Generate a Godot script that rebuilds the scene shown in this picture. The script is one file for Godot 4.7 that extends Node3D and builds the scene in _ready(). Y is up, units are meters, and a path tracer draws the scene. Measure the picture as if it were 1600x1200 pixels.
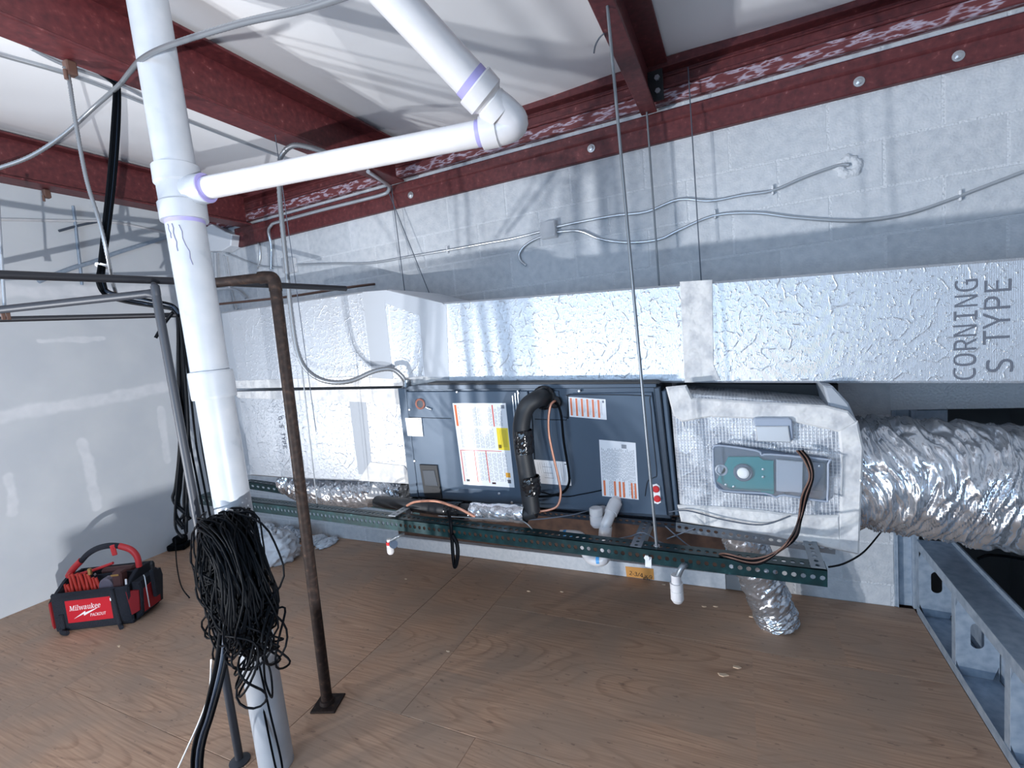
extends Node3D
# A mechanical mezzanine: air handler, foil ducts and PVC pipes under a steel-framed ceiling.
# y is up, metres, floor at y = 0. Pixels of the 1600 x 1200 photograph are turned into rays
# that are met with the wall, floor or front plane that the thing touches.

const F := 751.4
const EYE := Vector3(0, 1.43, 0)
const ZW := -2.70      # face of the block wall
const ZA := -1.90      # front of the air handler
const ZD := -1.97      # front of the foil ducts
const ZS := -1.66      # front of the perforated angle
const XL := -4.20      # face of the drywall on the left
const CEIL := 2.71

var cam_basis: Basis
var M := {}
var used := {}

# ------------------------------------------------------------------ rays
func ray(px: float, py: float) -> Vector3:
	return cam_basis * Vector3((px - 800.0) / F, -(py - 600.0) / F, -1.0)
func PZ(px: float, py: float, z: float) -> Vector3:
	var d := ray(px, py)
	return EYE + d * (z / d.z)
func PY(px: float, py: float, y: float) -> Vector3:
	var d := ray(px, py)
	return EYE + d * ((y - EYE.y) / d.y)
func PX(px: float, py: float, x: float) -> Vector3:
	var d := ray(px, py)
	return EYE + d * (x / d.x)
func path_z(pts: Array) -> Array:        # [[px, py, z], ...] -> points
	var o := []
	for p in pts:
		o.append(PZ(p[0], p[1], p[2]))
	return o
func poly_z(pts: Array, z: float) -> Array:
	var o := []
	for p in pts:
		o.append(PZ(p[0], p[1], z))
	return o

# ------------------------------------------------------------------ mesh builder
class MB:
	var v := PackedVector3Array()
	var n := PackedVector3Array()
	var t := PackedVector2Array()
	func tri(a: Vector3, b: Vector3, c: Vector3, na: Vector3, nb: Vector3, nc: Vector3, ua := Vector2.ZERO, ub := Vector2.ZERO, uc := Vector2.ZERO) -> void:
		if (b - a).cross(c - a).dot(na + nb + nc) > 0.0:
			v.append(a); v.append(c); v.append(b)
			n.append(na); n.append(nc); n.append(nb)
			t.append(ua); t.append(uc); t.append(ub)
		else:
			v.append(a); v.append(b); v.append(c)
			n.append(na); n.append(nb); n.append(nc)
			t.append(ua); t.append(ub); t.append(uc)
	func quad(a: Vector3, b: Vector3, c: Vector3, d: Vector3, nn: Vector3, uv := [Vector2(0, 0), Vector2(1, 0), Vector2(1, 1), Vector2(0, 1)]) -> void:
		tri(a, b, c, nn, nn, nn, uv[0], uv[1], uv[2])
		tri(a, c, d, nn, nn, nn, uv[0], uv[2], uv[3])
	func squad(a: Vector3, b: Vector3, c: Vector3, d: Vector3, na: Vector3, nb: Vector3, nc: Vector3, nd: Vector3) -> void:
		tri(a, b, c, na, nb, nc)
		tri(a, c, d, na, nc, nd)
	# a box with chamfered edges, axes from the basis
	func box(c: Vector3, s: Vector3, bev := 0.0, bs := Basis()) -> void:
		var h := s * 0.5
		var b := minf(bev, minf(h.x, minf(h.y, h.z)) * 0.9)
		for ax in 3:
			for sg in [-1.0, 1.0]:
				var nn := Vector3.ZERO
				nn[ax] = sg
				var i := (ax + 1) % 3
				var j := (ax + 2) % 3
				var p := []
				for k in [[-1, -1], [1, -1], [1, 1], [-1, 1]]:
					var q := Vector3.ZERO
					q[ax] = sg * h[ax]
					q[i] = k[0] * (h[i] - b)
					q[j] = k[1] * (h[j] - b)
					p.append(c + bs * q)
				quad(p[0], p[1], p[2], p[3], bs * nn)
		if b <= 0.0:
			return
		for ax in 3:
			var i := (ax + 1) % 3
			var j := (ax + 2) % 3
			for si in [-1.0, 1.0]:
				for sj in [-1.0, 1.0]:
					var nn := Vector3.ZERO
					nn[i] = si
					nn[j] = sj
					nn = nn.normalized()
					var p := []
					for k in [[-1, 0], [1, 0], [1, 1], [-1, 1]]:
						var q := Vector3.ZERO
						q[ax] = k[0] * (h[ax] - b)
						q[i] = si * (h[i] - (b if k[1] == 0 else 0.0))
						q[j] = sj * (h[j] - (b if k[1] == 1 else 0.0))
						p.append(c + bs * q)
					quad(p[0], p[1], p[2], p[3], bs * nn)
		for sx in [-1.0, 1.0]:
			for sy in [-1.0, 1.0]:
				for sz in [-1.0, 1.0]:
					var sg := Vector3(sx, sy, sz)
					var nn := bs * sg.normalized()
					tri(c + bs * (sg * (h - Vector3(0, b, b))), c + bs * (sg * (h - Vector3(b, 0, b))), c + bs * (sg * (h - Vector3(b, b, 0))), nn, nn, nn)
	# outline extruded along dir (away from the viewer), front edge chamfered
	func prism(pts: Array, dir: Vector3, bev := 0.0) -> void:
		var m := pts.size()
		var nn := Vector3.ZERO
		var cen := Vector3.ZERO
		for i in m:
			nn += (pts[i] as Vector3).cross(pts[(i + 1) % m])
			cen += pts[i]
		cen /= m
		nn = nn.normalized()
		if nn.dot(dir) > 0.0:
			nn = -nn
		var e1: Vector3 = ((pts[1] - pts[0]) as Vector3).normalized()
		var e2: Vector3 = nn.cross(e1)
		var flat := PackedVector2Array()
		for p in pts:
			flat.append(Vector2((p - cen).dot(e1), (p - cen).dot(e2)))
		var ccw := not Geometry2D.is_polygon_clockwise(flat)
		var front := []
		for i in m:
			if bev <= 0.0:
				front.append(pts[i])
				continue
			var d0 := (flat[i] - flat[(i + m - 1) % m]).normalized()
			var d1 := (flat[(i + 1) % m] - flat[i]).normalized()
			var n0 := Vector2(-d0.y, d0.x)
			var n1 := Vector2(-d1.y, d1.x)
			var inn := (n0 + n1)
			inn = inn / maxf(0.3, 1.0 + n0.dot(n1))
			if not ccw:
				inn = -inn
			var q := flat[i] + inn * bev
			front.append(cen + e1 * q.x + e2 * q.y)
		var idx := Geometry2D.triangulate_polygon(flat)
		var bd := dir.normalized() * bev
		for k in range(0, idx.size(), 3):
			tri(front[idx[k]], front[idx[k + 1]], front[idx[k + 2]], nn, nn, nn, flat[idx[k]], flat[idx[k + 1]], flat[idx[k + 2]])
			tri(pts[idx[k]] + dir, pts[idx[k + 1]] + dir, pts[idx[k + 2]] + dir, -nn, -nn, -nn)
		for i in m:
			var j := (i + 1) % m
			var d1 := (flat[j] - flat[i]).normalized()
			var o2 := Vector2(d1.y, -d1.x)
			if not ccw:
				o2 = -o2
			var on := e1 * o2.x + e2 * o2.y
			quad(pts[i] + bd, pts[j] + bd, pts[j] + dir, pts[i] + dir, on)
			if bev > 0.0:
				quad(front[i], front[j], pts[j] + bd, pts[i] + bd, (on + nn).normalized())
	func tube(path: Array, r, sides := 8, caps := true) -> void:
		var m := path.size()
		if m < 2:
			return
		var up := Vector3(0.137, 0.93, 0.31).normalized()
		var prev_u := Vector3.ZERO
		var rings := []
		var norms := []
		for i in m:
			var d: Vector3
			if i == 0:
				d = path[1] - path[0]
			elif i == m - 1:
				d = path[m - 1] - path[m - 2]
			else:
				d = (path[i + 1] - path[i]).normalized() + (path[i] - path[i - 1]).normalized()
			d = d.normalized()
			var u: Vector3
			if prev_u == Vector3.ZERO:
				u = (up - d * up.dot(d)).normalized() if absf(up.dot(d)) < 0.98 else d.cross(Vector3.RIGHT).normalized()
			else:
				u = (prev_u - d * prev_u.dot(d)).normalized()
			prev_u = u
			var w := d.cross(u)
			var rr: float = r[i] if r is Array else r
			var ring := []
			var nr := []
			for k in sides:
				var a := TAU * k / sides
				var q := u * cos(a) + w * sin(a)
				ring.append(path[i] + q * rr)
				nr.append(q)
			rings.append(ring)
			norms.append(nr)
		for i in m - 1:
			for k in sides:
				var l := (k + 1) % sides
				squad(rings[i][k], rings[i][l], rings[i + 1][l], rings[i + 1][k], norms[i][k], norms[i][l], norms[i + 1][l], norms[i + 1][k])
		if caps:
			for e in [0, m - 1]:
				var d: Vector3 = ((path[1] - path[0]) if e == 0 else (path[m - 2] - path[m - 1])) as Vector3
				d = -d.normalized()
				for k in sides:
					tri(path[e], rings[e][k], rings[e][(k + 1) % sides], d, d, d)
	# profile [[along, radius], ...] turned about an axis
	func lathe(o: Vector3, dir: Vector3, prof: Array, sides := 24) -> void:
		var d := dir.normalized()
		var u := d.cross(Vector3(0.3, 0.2, 0.93)).normalized()
		var w := d.cross(u)
		for i in prof.size() - 1:
			var a: Array = prof[i]
			var b: Array = prof[i + 1]
			var along: float = b[0] - a[0]
			var out: float = b[1] - a[1]
			var ln := sqrt(along * along + out * out)
			if ln < 1e-7:
				continue
			for k in sides:
				var p0 := u * cos(TAU * k / sides) + w * sin(TAU * k / sides)
				var p1 := u * cos(TAU * (k + 1) / sides) + w * sin(TAU * (k + 1) / sides)
				var n0 := (p0 * along - d * out) / ln
				var n1 := (p1 * along - d * out) / ln
				squad(o + d * a[0] + p0 * a[1], o + d * a[0] + p1 * a[1], o + d * b[0] + p1 * b[1], o + d * b[0] + p0 * b[1], n0, n1, n1, n0)
	# plate with one row of holes: origin, length axis, width axis, normal
	func perforated(o: Vector3, u: Vector3, w: Vector3, nn: Vector3, length: float, width: float, thick: float, pitch: float, hl: float, hr: float) -> void:
		var cells := int(length / pitch)
		var step := length / cells
		var back := -nn * thick
		for c in cells:
			var mid := o + u * (step * (c + 0.5)) + w * (width * 0.5)
			var outer := []
			var hole := []
			for k in 8:
				var a := TAU * k / 8.0
				var sx := signf(cos(a)) if absf(cos(a)) > 0.1 else 0.0
				var sy := signf(sin(a)) if absf(sin(a)) > 0.1 else 0.0
				outer.append(mid + u * (sx * step * 0.5) + w * (sy * width * 0.5))
				hole.append(mid + u * (cos(a) * hl) + w * (sin(a) * hr))
			for k in 8:
				var l := (k + 1) % 8
				quad(outer[k], outer[l], hole[l], hole[k], nn)
				quad(outer[k] + back, outer[l] + back, hole[l] + back, hole[k] + back, -nn)
				quad(hole[k], hole[l], hole[l] + back, hole[k] + back, (mid - (hole[k] + hole[l]) * 0.5).normalized())
		var a0 := o
		var b0 := o + u * length
		var c0 := b0 + w * width
		var d0 := o + w * width
		quad(a0, b0, b0 + back, a0 + back, -w)
		quad(d0, c0, c0 + back, d0 + back, w)
		quad(a0, d0, d0 + back, a0 + back, -u)
		quad(b0, c0, c0 + back, b0 + back, u)
	# a grid of points with smooth normals
	func grid(g: Array, wrap := false) -> void:
		var m := g.size()
		var k: int = g[0].size()
		var nr := []
		for i in m:
			var row := []
			for j in k:
				var a: Vector3 = g[mini(i + 1, m - 1)][j] - g[maxi(i - 1, 0)][j]
				var b: Vector3
				if wrap:
					b = g[i][(j + 1) % k] - g[i][(j + k - 1) % k]
				else:
					b = g[i][mini(j + 1, k - 1)] - g[i][maxi(j - 1, 0)]
				row.append(b.cross(a).normalized())
			nr.append(row)
		for i in m - 1:
			for j in (k if wrap else k - 1):
				var l := (j + 1) % k
				squad(g[i][j], g[i][l], g[i + 1][l], g[i + 1][j], nr[i][j], nr[i][l], nr[i + 1][l], nr[i + 1][j])
	func mesh() -> ArrayMesh:
		var arr := []
		arr.resize(Mesh.ARRAY_MAX)
		arr[Mesh.ARRAY_VERTEX] = v
		arr[Mesh.ARRAY_NORMAL] = n
		arr[Mesh.ARRAY_TEX_UV] = t
		var me := ArrayMesh.new()
		me.add_surface_from_arrays(Mesh.PRIMITIVE_TRIANGLES, arr)
		return me

# Catmull-Rom through the points
func smooth(pts: Array, per := 6) -> Array:
	var o := []
	var m := pts.size()
	for i in m - 1:
		var p0: Vector3 = pts[maxi(i - 1, 0)]
		var p1: Vector3 = pts[i]
		var p2: Vector3 = pts[i + 1]
		var p3: Vector3 = pts[mini(i + 2, m - 1)]
		for k in per:
			var s := float(k) / per
			o.append(0.5 * ((2.0 * p1) + (p2 - p0) * s + (2.0 * p0 - 5.0 * p1 + 4.0 * p2 - p3) * s * s + (3.0 * p1 - p0 - 3.0 * p2 + p3) * s * s * s))
	o.append(pts[m - 1])
	return o

# ------------------------------------------------------------------ things
func numbered(called: String) -> String:
	used[called] = used.get(called, -1) + 1
	return called if used[called] == 0 else "%s_%03d" % [called, used[called]]
func thing(called: String, label: String, category: String, base := Vector3.ZERO, group := "", bs := Basis()) -> Node3D:
	var o := Node3D.new()
	o.name = numbered(called)
	o.transform = Transform3D(bs, base)
	o.set_meta("label", label)
	o.set_meta("category", category)
	if group:
		o.set_meta("group", group)
	add_child(o)
	return o
# one mesh; world coordinates unless the parent is a turned thing (local = true)
func obj(called: String, mb: MB, mat: Material, parent: Node = null, local := false) -> MeshInstance3D:
	var o := MeshInstance3D.new()
	o.mesh = mb.mesh()
	o.material_override = null
	(o.mesh as ArrayMesh).surface_set_material(0, mat)
	if parent == null:
		o.name = numbered(called)
		add_child(o)
	else:
		o.name = called
		parent.add_child(o, true)
		if not local and parent.get_parent() == self and not parent is MeshInstance3D:
			o.position = -(parent as Node3D).position
	return o
func tag(o: Node, label: String, category: String, group := "", kind := "") -> Node:
	if label:
		o.set_meta("label", label)
	if category:
		o.set_meta("category", category)
	if group:
		o.set_meta("group", group)
	if kind:
		o.set_meta("kind", kind)
	return o
func struct(o: Node) -> Node:
	o.set_meta("kind", "structure")
	return o

# ------------------------------------------------------------------ materials
func noise(seed_: int, freq: float, type := FastNoiseLite.TYPE_SIMPLEX_SMOOTH, oct := 4, fractal := FastNoiseLite.FRACTAL_FBM) -> FastNoiseLite:
	var f := FastNoiseLite.new()
	f.seed = seed_
	f.frequency = freq
	f.noise_type = type
	f.fractal_octaves = oct
	f.fractal_type = fractal
	return f
func mat(color: Color, rough := 0.6, metal := 0.0) -> StandardMaterial3D:
	var m := StandardMaterial3D.new()
	m.albedo_color = color
	m.roughness = rough
	m.metallic = metal
	return m
func c8(r: int, g: int, b: int) -> Color:
	return Color(r / 255.0, g / 255.0, b / 255.0)
# seamless blotches between colours, laid on all faces
func blotch(m: StandardMaterial3D, seed_: int, freq: float, stops: Array, scale: float, size := 256, oct := 4) -> void:
	var f := noise(seed_, freq, FastNoiseLite.TYPE_SIMPLEX_SMOOTH, oct)
	var im := f.get_seamless_image(size, size)
	var out := Image.create(size, size, false, Image.FORMAT_RGB8)
	for y in size:
		for x in size:
			var a := im.get_pixel(x, y).r
			var c: Color = stops[0][1]
			for k in stops.size() - 1:
				if a >= stops[k][0]:
					var s := clampf((a - stops[k][0]) / maxf(1e-4, stops[k + 1][0] - stops[k][0]), 0, 1)
					c = (stops[k][1] as Color).lerp(stops[k + 1][1], s)
			out.set_pixel(x, y, c)
	m.albedo_texture = ImageTexture.create_from_image(out)
	m.albedo_color = Color.WHITE
	m.uv1_triplanar = true
	m.uv1_world_triplanar = true
	m.uv1_scale = Vector3.ONE * scale
func bump(m: StandardMaterial3D, height: Image, strength: float, scale: float) -> void:
	var im := height.duplicate()
	im.convert(Image.FORMAT_RGB8)
	im.bump_map_to_normal_map(strength)
	m.normal_enabled = true
	m.normal_texture = ImageTexture.create_from_image(im)
	m.uv1_triplanar = true
	m.uv1_world_triplanar = true
	m.uv1_scale = Vector3.ONE * scale
func fade(x: float, a: float, b: float) -> float:
	return smoothstep(a, b, x)

func foil_height(size: int, seed_: int, grid_px: int, grid_depth: float, wrinkle: float) -> Image:
	# long creases, short crinkles and the ribs of the reinforcing scrim
	var a := noise(seed_, 0.008, FastNoiseLite.TYPE_SIMPLEX_SMOOTH, 2, FastNoiseLite.FRACTAL_RIDGED).get_seamless_image(size, size)
	var b := noise(seed_ + 1, 0.028, FastNoiseLite.TYPE_SIMPLEX_SMOOTH, 2, FastNoiseLite.FRACTAL_RIDGED).get_seamless_image(size, size)
	var c := noise(seed_ + 2, 0.02, FastNoiseLite.TYPE_SIMPLEX_SMOOTH, 3).get_seamless_image(size, size)
	var out := Image.create(size, size, false, Image.FORMAT_RGB8)
	for y in size:
		for x in size:
			var cc := c.get_pixel(x, y).r
			var h := 0.25 + wrinkle * (pow(a.get_pixel(x, y).r, 14.0) * 0.40 + pow(b.get_pixel(x, y).r, 7.0) * 0.20 * fade(cc, 0.35, 0.7) + cc * 0.10)
			if grid_px > 0 and (x % grid_px < (grid_px + 2) / 4 or (grid_px > 6 and y % grid_px < 2)):
				h += grid_depth
			out.set_pixel(x, y, Color(h, h, h))
	return out

func make_materials() -> void:
	# white roof-insulation facing
	M.ceiling = mat(c8(238, 239, 241), 0.6)
	bump(M.ceiling, noise(3, 0.008, FastNoiseLite.TYPE_SIMPLEX_SMOOTH, 3).get_seamless_image(256, 256), 1.2, 0.45)
	# painted concrete block
	M.block = []
	for k in 3:
		var m := mat(Color.WHITE, 0.85)
		var g := -3 + 3 * k
		blotch(m, 11 + k, 0.05, [[0.0, c8(180 + g, 185 + g, 192 + g)], [0.35, c8(189 + g, 194 + g, 200 + g)], [0.7, c8(196 + g, 200 + g, 205 + g)], [1.0, c8(202 + g, 205 + g, 210 + g)]], 1.3)
		bump(m, noise(15 + k, 0.25, FastNoiseLite.TYPE_SIMPLEX_SMOOTH, 3).get_seamless_image(256, 256), 0.6, 1.3)
		M.block.append(m)
	M.mortar = mat(c8(202, 206, 211), 0.9)
	bump(M.mortar, noise(19, 0.2).get_seamless_image(256, 256), 2.0, 1.5)
	# red oxide primed steel with chips
	M.red = mat(Color.WHITE, 0.5)
	blotch(M.red, 21, 0.03, [[0.0, c8(68, 29, 33)], [0.45, c8(88, 37, 40)], [0.72, c8(95, 42, 44)], [0.88, c8(114, 60, 60)], [1.0, c8(170, 142, 144)]], 1.6, 512, 5)
	M.red_worn = mat(Color.WHITE, 0.6)
	blotch(M.red_worn, 23, 0.035, [[0.0, c8(92, 40, 44)], [0.5, c8(104, 50, 52)], [0.57, c8(150, 132, 146)], [0.70, c8(178, 170, 184)], [0.76, c8(108, 56, 60)], [1.0, c8(96, 42, 44)]], 0.7, 512, 5)
	M.red_worn.uv1_scale = Vector3(0.40, 1.7, 1.7)
	M.bolt = mat(c8(190, 192, 196), 0.35, 0.8)
	# foil faced insulation board
	var fh := foil_height(768, 31, 6, 0.05, 1.0)
	M.foil = mat(c8(190, 195, 202), 0.34, 0.5)
	bump(M.foil, fh, 9.0, 2.0)
	var fh2 := foil_height(512, 37, 11, 0.22, 0.6)
	M.foil_grid = mat(c8(200, 204, 210), 0.40, 0.35)
	bump(M.foil_grid, fh2, 9.0, 1.9)
	var gi := Image.create(512, 512, false, Image.FORMAT_RGB8)
	var gn := noise(39, 0.01).get_seamless_image(512, 512)
	for y in 512:
		for x in 512:
			var thread := x % 11 < 3 or y % 11 < 2
			gi.set_pixel(x, y, c8(222, 225, 230) if thread else c8(150, 156, 166).lerp(c8(206, 210, 216), fade(gn.get_pixel(x, y).r, 0.4, 0.65)))
	M.foil_grid.albedo_texture = ImageTexture.create_from_image(gi)
	M.foil_grid.albedo_color = Color.WHITE
	M.tape = mat(c8(158, 164, 172), 0.6, 0.05)
	M.mastic = mat(Color.WHITE, 0.8)
	blotch(M.mastic, 41, 0.03, [[0.0, c8(176, 178, 182)], [0.5, c8(206, 206, 206)], [1.0, c8(220, 219, 216)]], 2.0)
	bump(M.mastic, noise(42, 0.03, FastNoiseLite.TYPE_SIMPLEX_SMOOTH, 4).get_seamless_image(256, 256), 3.0, 1.4)
	M.flex = mat(c8(204, 209, 216), 0.22, 0.85)
	bump(M.flex, noise(43, 0.007, FastNoiseLite.TYPE_SIMPLEX_SMOOTH, 3, FastNoiseLite.FRACTAL_RIDGED).get_seamless_image(512, 512), 5.0, 1.6)
	M.print = mat(c8(100, 105, 116), 0.7)
	# air handler
	M.cabinet = mat(c8(78, 92, 108), 0.40, 0.05)
	M.cabinet.metallic_specular = 0.28
	bump(M.cabinet, noise(45, 0.01).get_seamless_image(256, 256), 0.5, 1.0)
	M.cabinet_dark = mat(c8(58, 68, 80), 0.4, 0.5)
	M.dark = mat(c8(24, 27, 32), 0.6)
	M.groove = mat(c8(38, 46, 56), 0.5, 0.3)
	M.black_foam = mat(c8(22, 27, 33), 0.55)
	M.black_tape = mat(c8(20, 22, 26), 0.18)
	M.cable = mat(c8(6, 9, 14), 0.5)
	M.cable.metallic_specular = 0.18
	M.cable_blue = mat(c8(24, 40, 58), 0.4)
	M.copper = mat(c8(196, 142, 120), 0.36, 0.5)
	M.copper_dull = mat(c8(106, 80, 70), 0.5, 0.35)
	M.red_plastic = mat(c8(196, 34, 40), 0.4)
	M.white_plastic = mat(c8(236, 237, 238), 0.35)
	M.rust_ring = mat(c8(150, 100, 88), 0.6, 0.2)
	# perforated steel
	M.green_steel = mat(Color.WHITE, 0.38, 0.35)
	blotch(M.green_steel, 51, 0.04, [[0.0, c8(6, 34, 38)], [0.5, c8(9, 46, 51)], [0.85, c8(16, 56, 61)], [1.0, c8(80, 110, 114)]], 2.0)
	M.grey_steel = mat(c8(132, 140, 148), 0.4, 0.6)
	M.galv = mat(Color.WHITE, 0.45, 0.15)
	blotch(M.galv, 55, 0.06, [[0.0, c8(208, 213, 218)], [0.5, c8(220, 223, 227)], [1.0, c8(230, 232, 235)]], 2.0)
	M.stud = mat(Color.WHITE, 0.5, 0.4)
	blotch(M.stud, 57, 0.05, [[0.0, c8(136, 152, 170)], [0.5, c8(158, 172, 188)], [1.0, c8(176, 188, 200)]], 1.5)
	M.rod = mat(c8(124, 130, 136), 0.42, 0.6)
	M.wire_thin = mat(c8(90, 98, 110), 0.5, 0.5)
	M.flexmetal = mat(c8(134, 138, 143), 0.38, 0.6)
	M.emt = mat(c8(196, 202, 208), 0.3, 0.75)
	# pvc
	M.pvc = mat(Color.WHITE, 0.32)
	blotch(M.pvc, 61, 0.02, [[0.0, c8(184, 184, 188)], [0.4, c8(204, 203, 205)], [1.0, c8(212, 211, 211)]], 1.4, 256, 5)
	M.pvc_grey = mat(Color.WHITE, 0.4)
	blotch(M.pvc_grey, 63, 0.02, [[0.0, c8(140, 148, 158)], [0.25, c8(164, 170, 178)], [1.0, c8(178, 182, 188)]], 1.6, 256, 5)
	M.primer = mat(c8(158, 152, 202), 0.4)
	M.blue_pvc = mat(c8(70, 150, 210), 0.4)
	M.iron = mat(Color.WHITE, 0.55, 0.0)
	M.iron.metallic_specular = 0.25
	blotch(M.iron, 65, 0.05, [[0.0, c8(34, 29, 29)], [0.6, c8(48, 40, 38)], [0.85, c8(66, 53, 47)], [1.0, c8(104, 80, 64)]], 2.5)
	M.iron_black = mat(c8(34, 36, 42), 0.45, 0.2)
	M.iron_grey = mat(c8(46, 50, 58), 0.5, 0.1)
	# wood
	M.plywood = []
	for k in 2:
		M.plywood.append(wood(71 + k * 5))
	M.brown_board = mat(Color.WHITE, 0.75)
	blotch(M.brown_board, 81, 0.03, [[0.0, c8(62, 41, 32)], [0.5, c8(80, 55, 42)], [1.0, c8(94, 66, 50)]], 1.5)
	M.drywall = mat(c8(205, 208, 212), 0.85)
	M.concrete = mat(c8(150, 153, 157), 0.9)
	M.clear = mat(Color(0.86, 0.93, 0.95, 0.05), 0.06)
	M.clear.transparency = BaseMaterial3D.TRANSPARENCY_ALPHA
	M.pcb = mat(c8(0, 116, 126), 0.4)
	M.slate = mat(c8(78, 92, 112), 0.4)
	M.slate_light = mat(c8(150, 160, 176), 0.4)
	M.chrome = mat(c8(216, 220, 224), 0.34, 0.6)
	M.orange = mat(c8(226, 160, 84), 0.7)
	M.poly = mat(c8(222, 226, 232), 0.3)
	# bag
	M.canvas = mat(c8(30, 34, 44), 0.85)
	bump(M.canvas, noise(91, 0.3).get_seamless_image(128, 128), 4.0, 6.0)
	M.canvas_red = mat(c8(150, 28, 36), 0.75)
	M.panel_red = mat(c8(196, 30, 44), 0.5)
	M.handle_red = mat(c8(206, 54, 58), 0.45)
	M.tool_red = mat(c8(214, 66, 54), 0.45)
	M.leather = mat(c8(84, 52, 50), 0.7)
	M.steel_tool = mat(c8(150, 154, 160), 0.35, 0.8)
	M.brass = mat(c8(206, 170, 110), 0.35, 0.8)

func wood(seed_: int) -> StandardMaterial3D:
	var s := 768
	var g := noise(seed_, 0.0024, FastNoiseLite.TYPE_SIMPLEX_SMOOTH, 2)
	var st := noise(seed_ + 1, 0.02, FastNoiseLite.TYPE_SIMPLEX_SMOOTH, 3)
	var bl := noise(seed_ + 2, 0.006, FastNoiseLite.TYPE_SIMPLEX_SMOOTH, 4)
	var im := Image.create(s, s, false, Image.FORMAT_RGB8)
	var light := c8(200, 162, 134)
	var dark := c8(146, 112, 90)
	var grey := c8(166, 141, 122)
	for y in s:
		for x in s:
			var a := g.get_noise_2d(x * 0.22, y * 1.9) * 16.0
			var fr := a - floorf(a)
			var line := fade(fr, 0.62, 0.92) * (1.0 - fade(fr, 0.93, 1.0))
			var streak := st.get_noise_2d(x * 0.35, y * 14.0)
			var b := bl.get_noise_2d(x, y)
			var c := light.lerp(dark, clampf(0.24 + line * 0.34 + streak * 0.45, 0, 1))
			c = c.lerp(grey, clampf(0.35 + b * 0.9, 0, 0.75))
			if st.get_noise_2d(x * 1.3 + 900, y * 5.0 + 300) > 0.60:
				c = c.lerp(c8(104, 82, 72), 0.45)
			im.set_pixel(x, y, c)
	var m := mat(Color.WHITE, 0.62)
	m.albedo_texture = ImageTexture.create_from_image(im)
	return m

# ------------------------------------------------------------------ main
func _ready() -> void:
	cam_basis = Basis(Vector3.UP, deg_to_rad(25.36)) * Basis(Vector3.RIGHT, deg_to_rad(-5.28)) * Basis(Vector3.BACK, deg_to_rad(-5.24))
	var cam := Camera3D.new()
	cam.name = "camera"
	cam.transform = Transform3D(cam_basis, EYE)
	cam.fov = rad_to_deg(2.0 * atan(600.0 / F))
	cam.near = 0.02
	cam.far = 60.0
	add_child(cam)
	cam.current = true
	var env := Environment.new()
	env.background_mode = Environment.BG_COLOR
	env.background_color = Color(0, 0, 0)
	env.ambient_light_source = Environment.AMBIENT_SOURCE_DISABLED
	env.tonemap_mode = Environment.TONE_MAPPER_LINEAR
	env.tonemap_exposure = 1.0
	env.sdfgi_enabled = true
	env.ssao_enabled = true
	env.ssil_enabled = true
	var we := WorldEnvironment.new()
	we.name = "world_environment"
	we.environment = env
	add_child(we)
	make_materials()
	# the two work lights of the place, both outside the frame
	work_light(Vector3(-3.80, 0, 2.20), 0.32, Vector3(-0.6, 2.2, -1.6), 2, LIGHT_LEFT, "twin-head yellow work light on a short black tripod by the drywall")
	work_light(Vector3(1.95, -2.4, 1.27), 0.34 + 2.4, Vector3(-4.2, 1.4, -1.6), 1, LIGHT_RIGHT, "single-head yellow work light on a tall tripod in the stair well")
	added_fill_window(Vector3(-1.2, 1.48, 2.65), Vector2(2.4, 1.3), LIGHT_FILL)  # added window, a frontal fill for the whole room
	build_shell()
	build_steel()
	build_ducts()
	build_air_handler()
	build_return_box()
	build_supports()
	build_lines()
	build_pipes()
	build_conduits()
	build_cables()
	build_knee_wall()
	build_tool_bag()
	build_floor_things()

const LIGHT_LEFT := 16.5
const LIGHT_RIGHT := 22.0
const LIGHT_FILL := 8.4
const LIGHT_COLOR := Color(0.985, 0.99, 1.0)
const FILL_COLOR := Color(0.74, 0.87, 1.0)

# unseen window added behind the camera; its glowing pane gives cool soft fill
func added_fill_window(c: Vector3, size: Vector2, energy: float) -> void:
	var frame := MB.new()
	for s in [-1.0, 1.0]:
		frame.box(c + Vector3(s * (size.x * 0.5 + 0.03), 0, -0.02), Vector3(0.06, size.y + 0.12, 0.06), 0.005)
		frame.box(c + Vector3(0, s * (size.y * 0.5 + 0.03), -0.02), Vector3(size.x, 0.06, 0.06), 0.005)
	var w := obj("added_window_1", frame, M.stud)
	struct(w)
	var glow := mat(c8(226, 234, 244), 0.3)
	glow.emission_enabled = true
	glow.emission = FILL_COLOR
	glow.emission_energy_multiplier = 1.0
	var b := MB.new()
	b.box(c + Vector3(0, 0, -0.008), Vector3(size.x, size.y, 0.012))
	obj("glowing_fill_pane", b, glow, w)
	var al := AreaLight3D.new()
	al.name = "fill_light"
	al.area_size = size
	al.light_color = FILL_COLOR
	al.light_energy = energy
	al.area_range = 12.0
	al.shadow_enabled = true
	al.transform = Transform3D(Basis(), c + Vector3(0, 0, -0.016))
	add_child(al)

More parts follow.
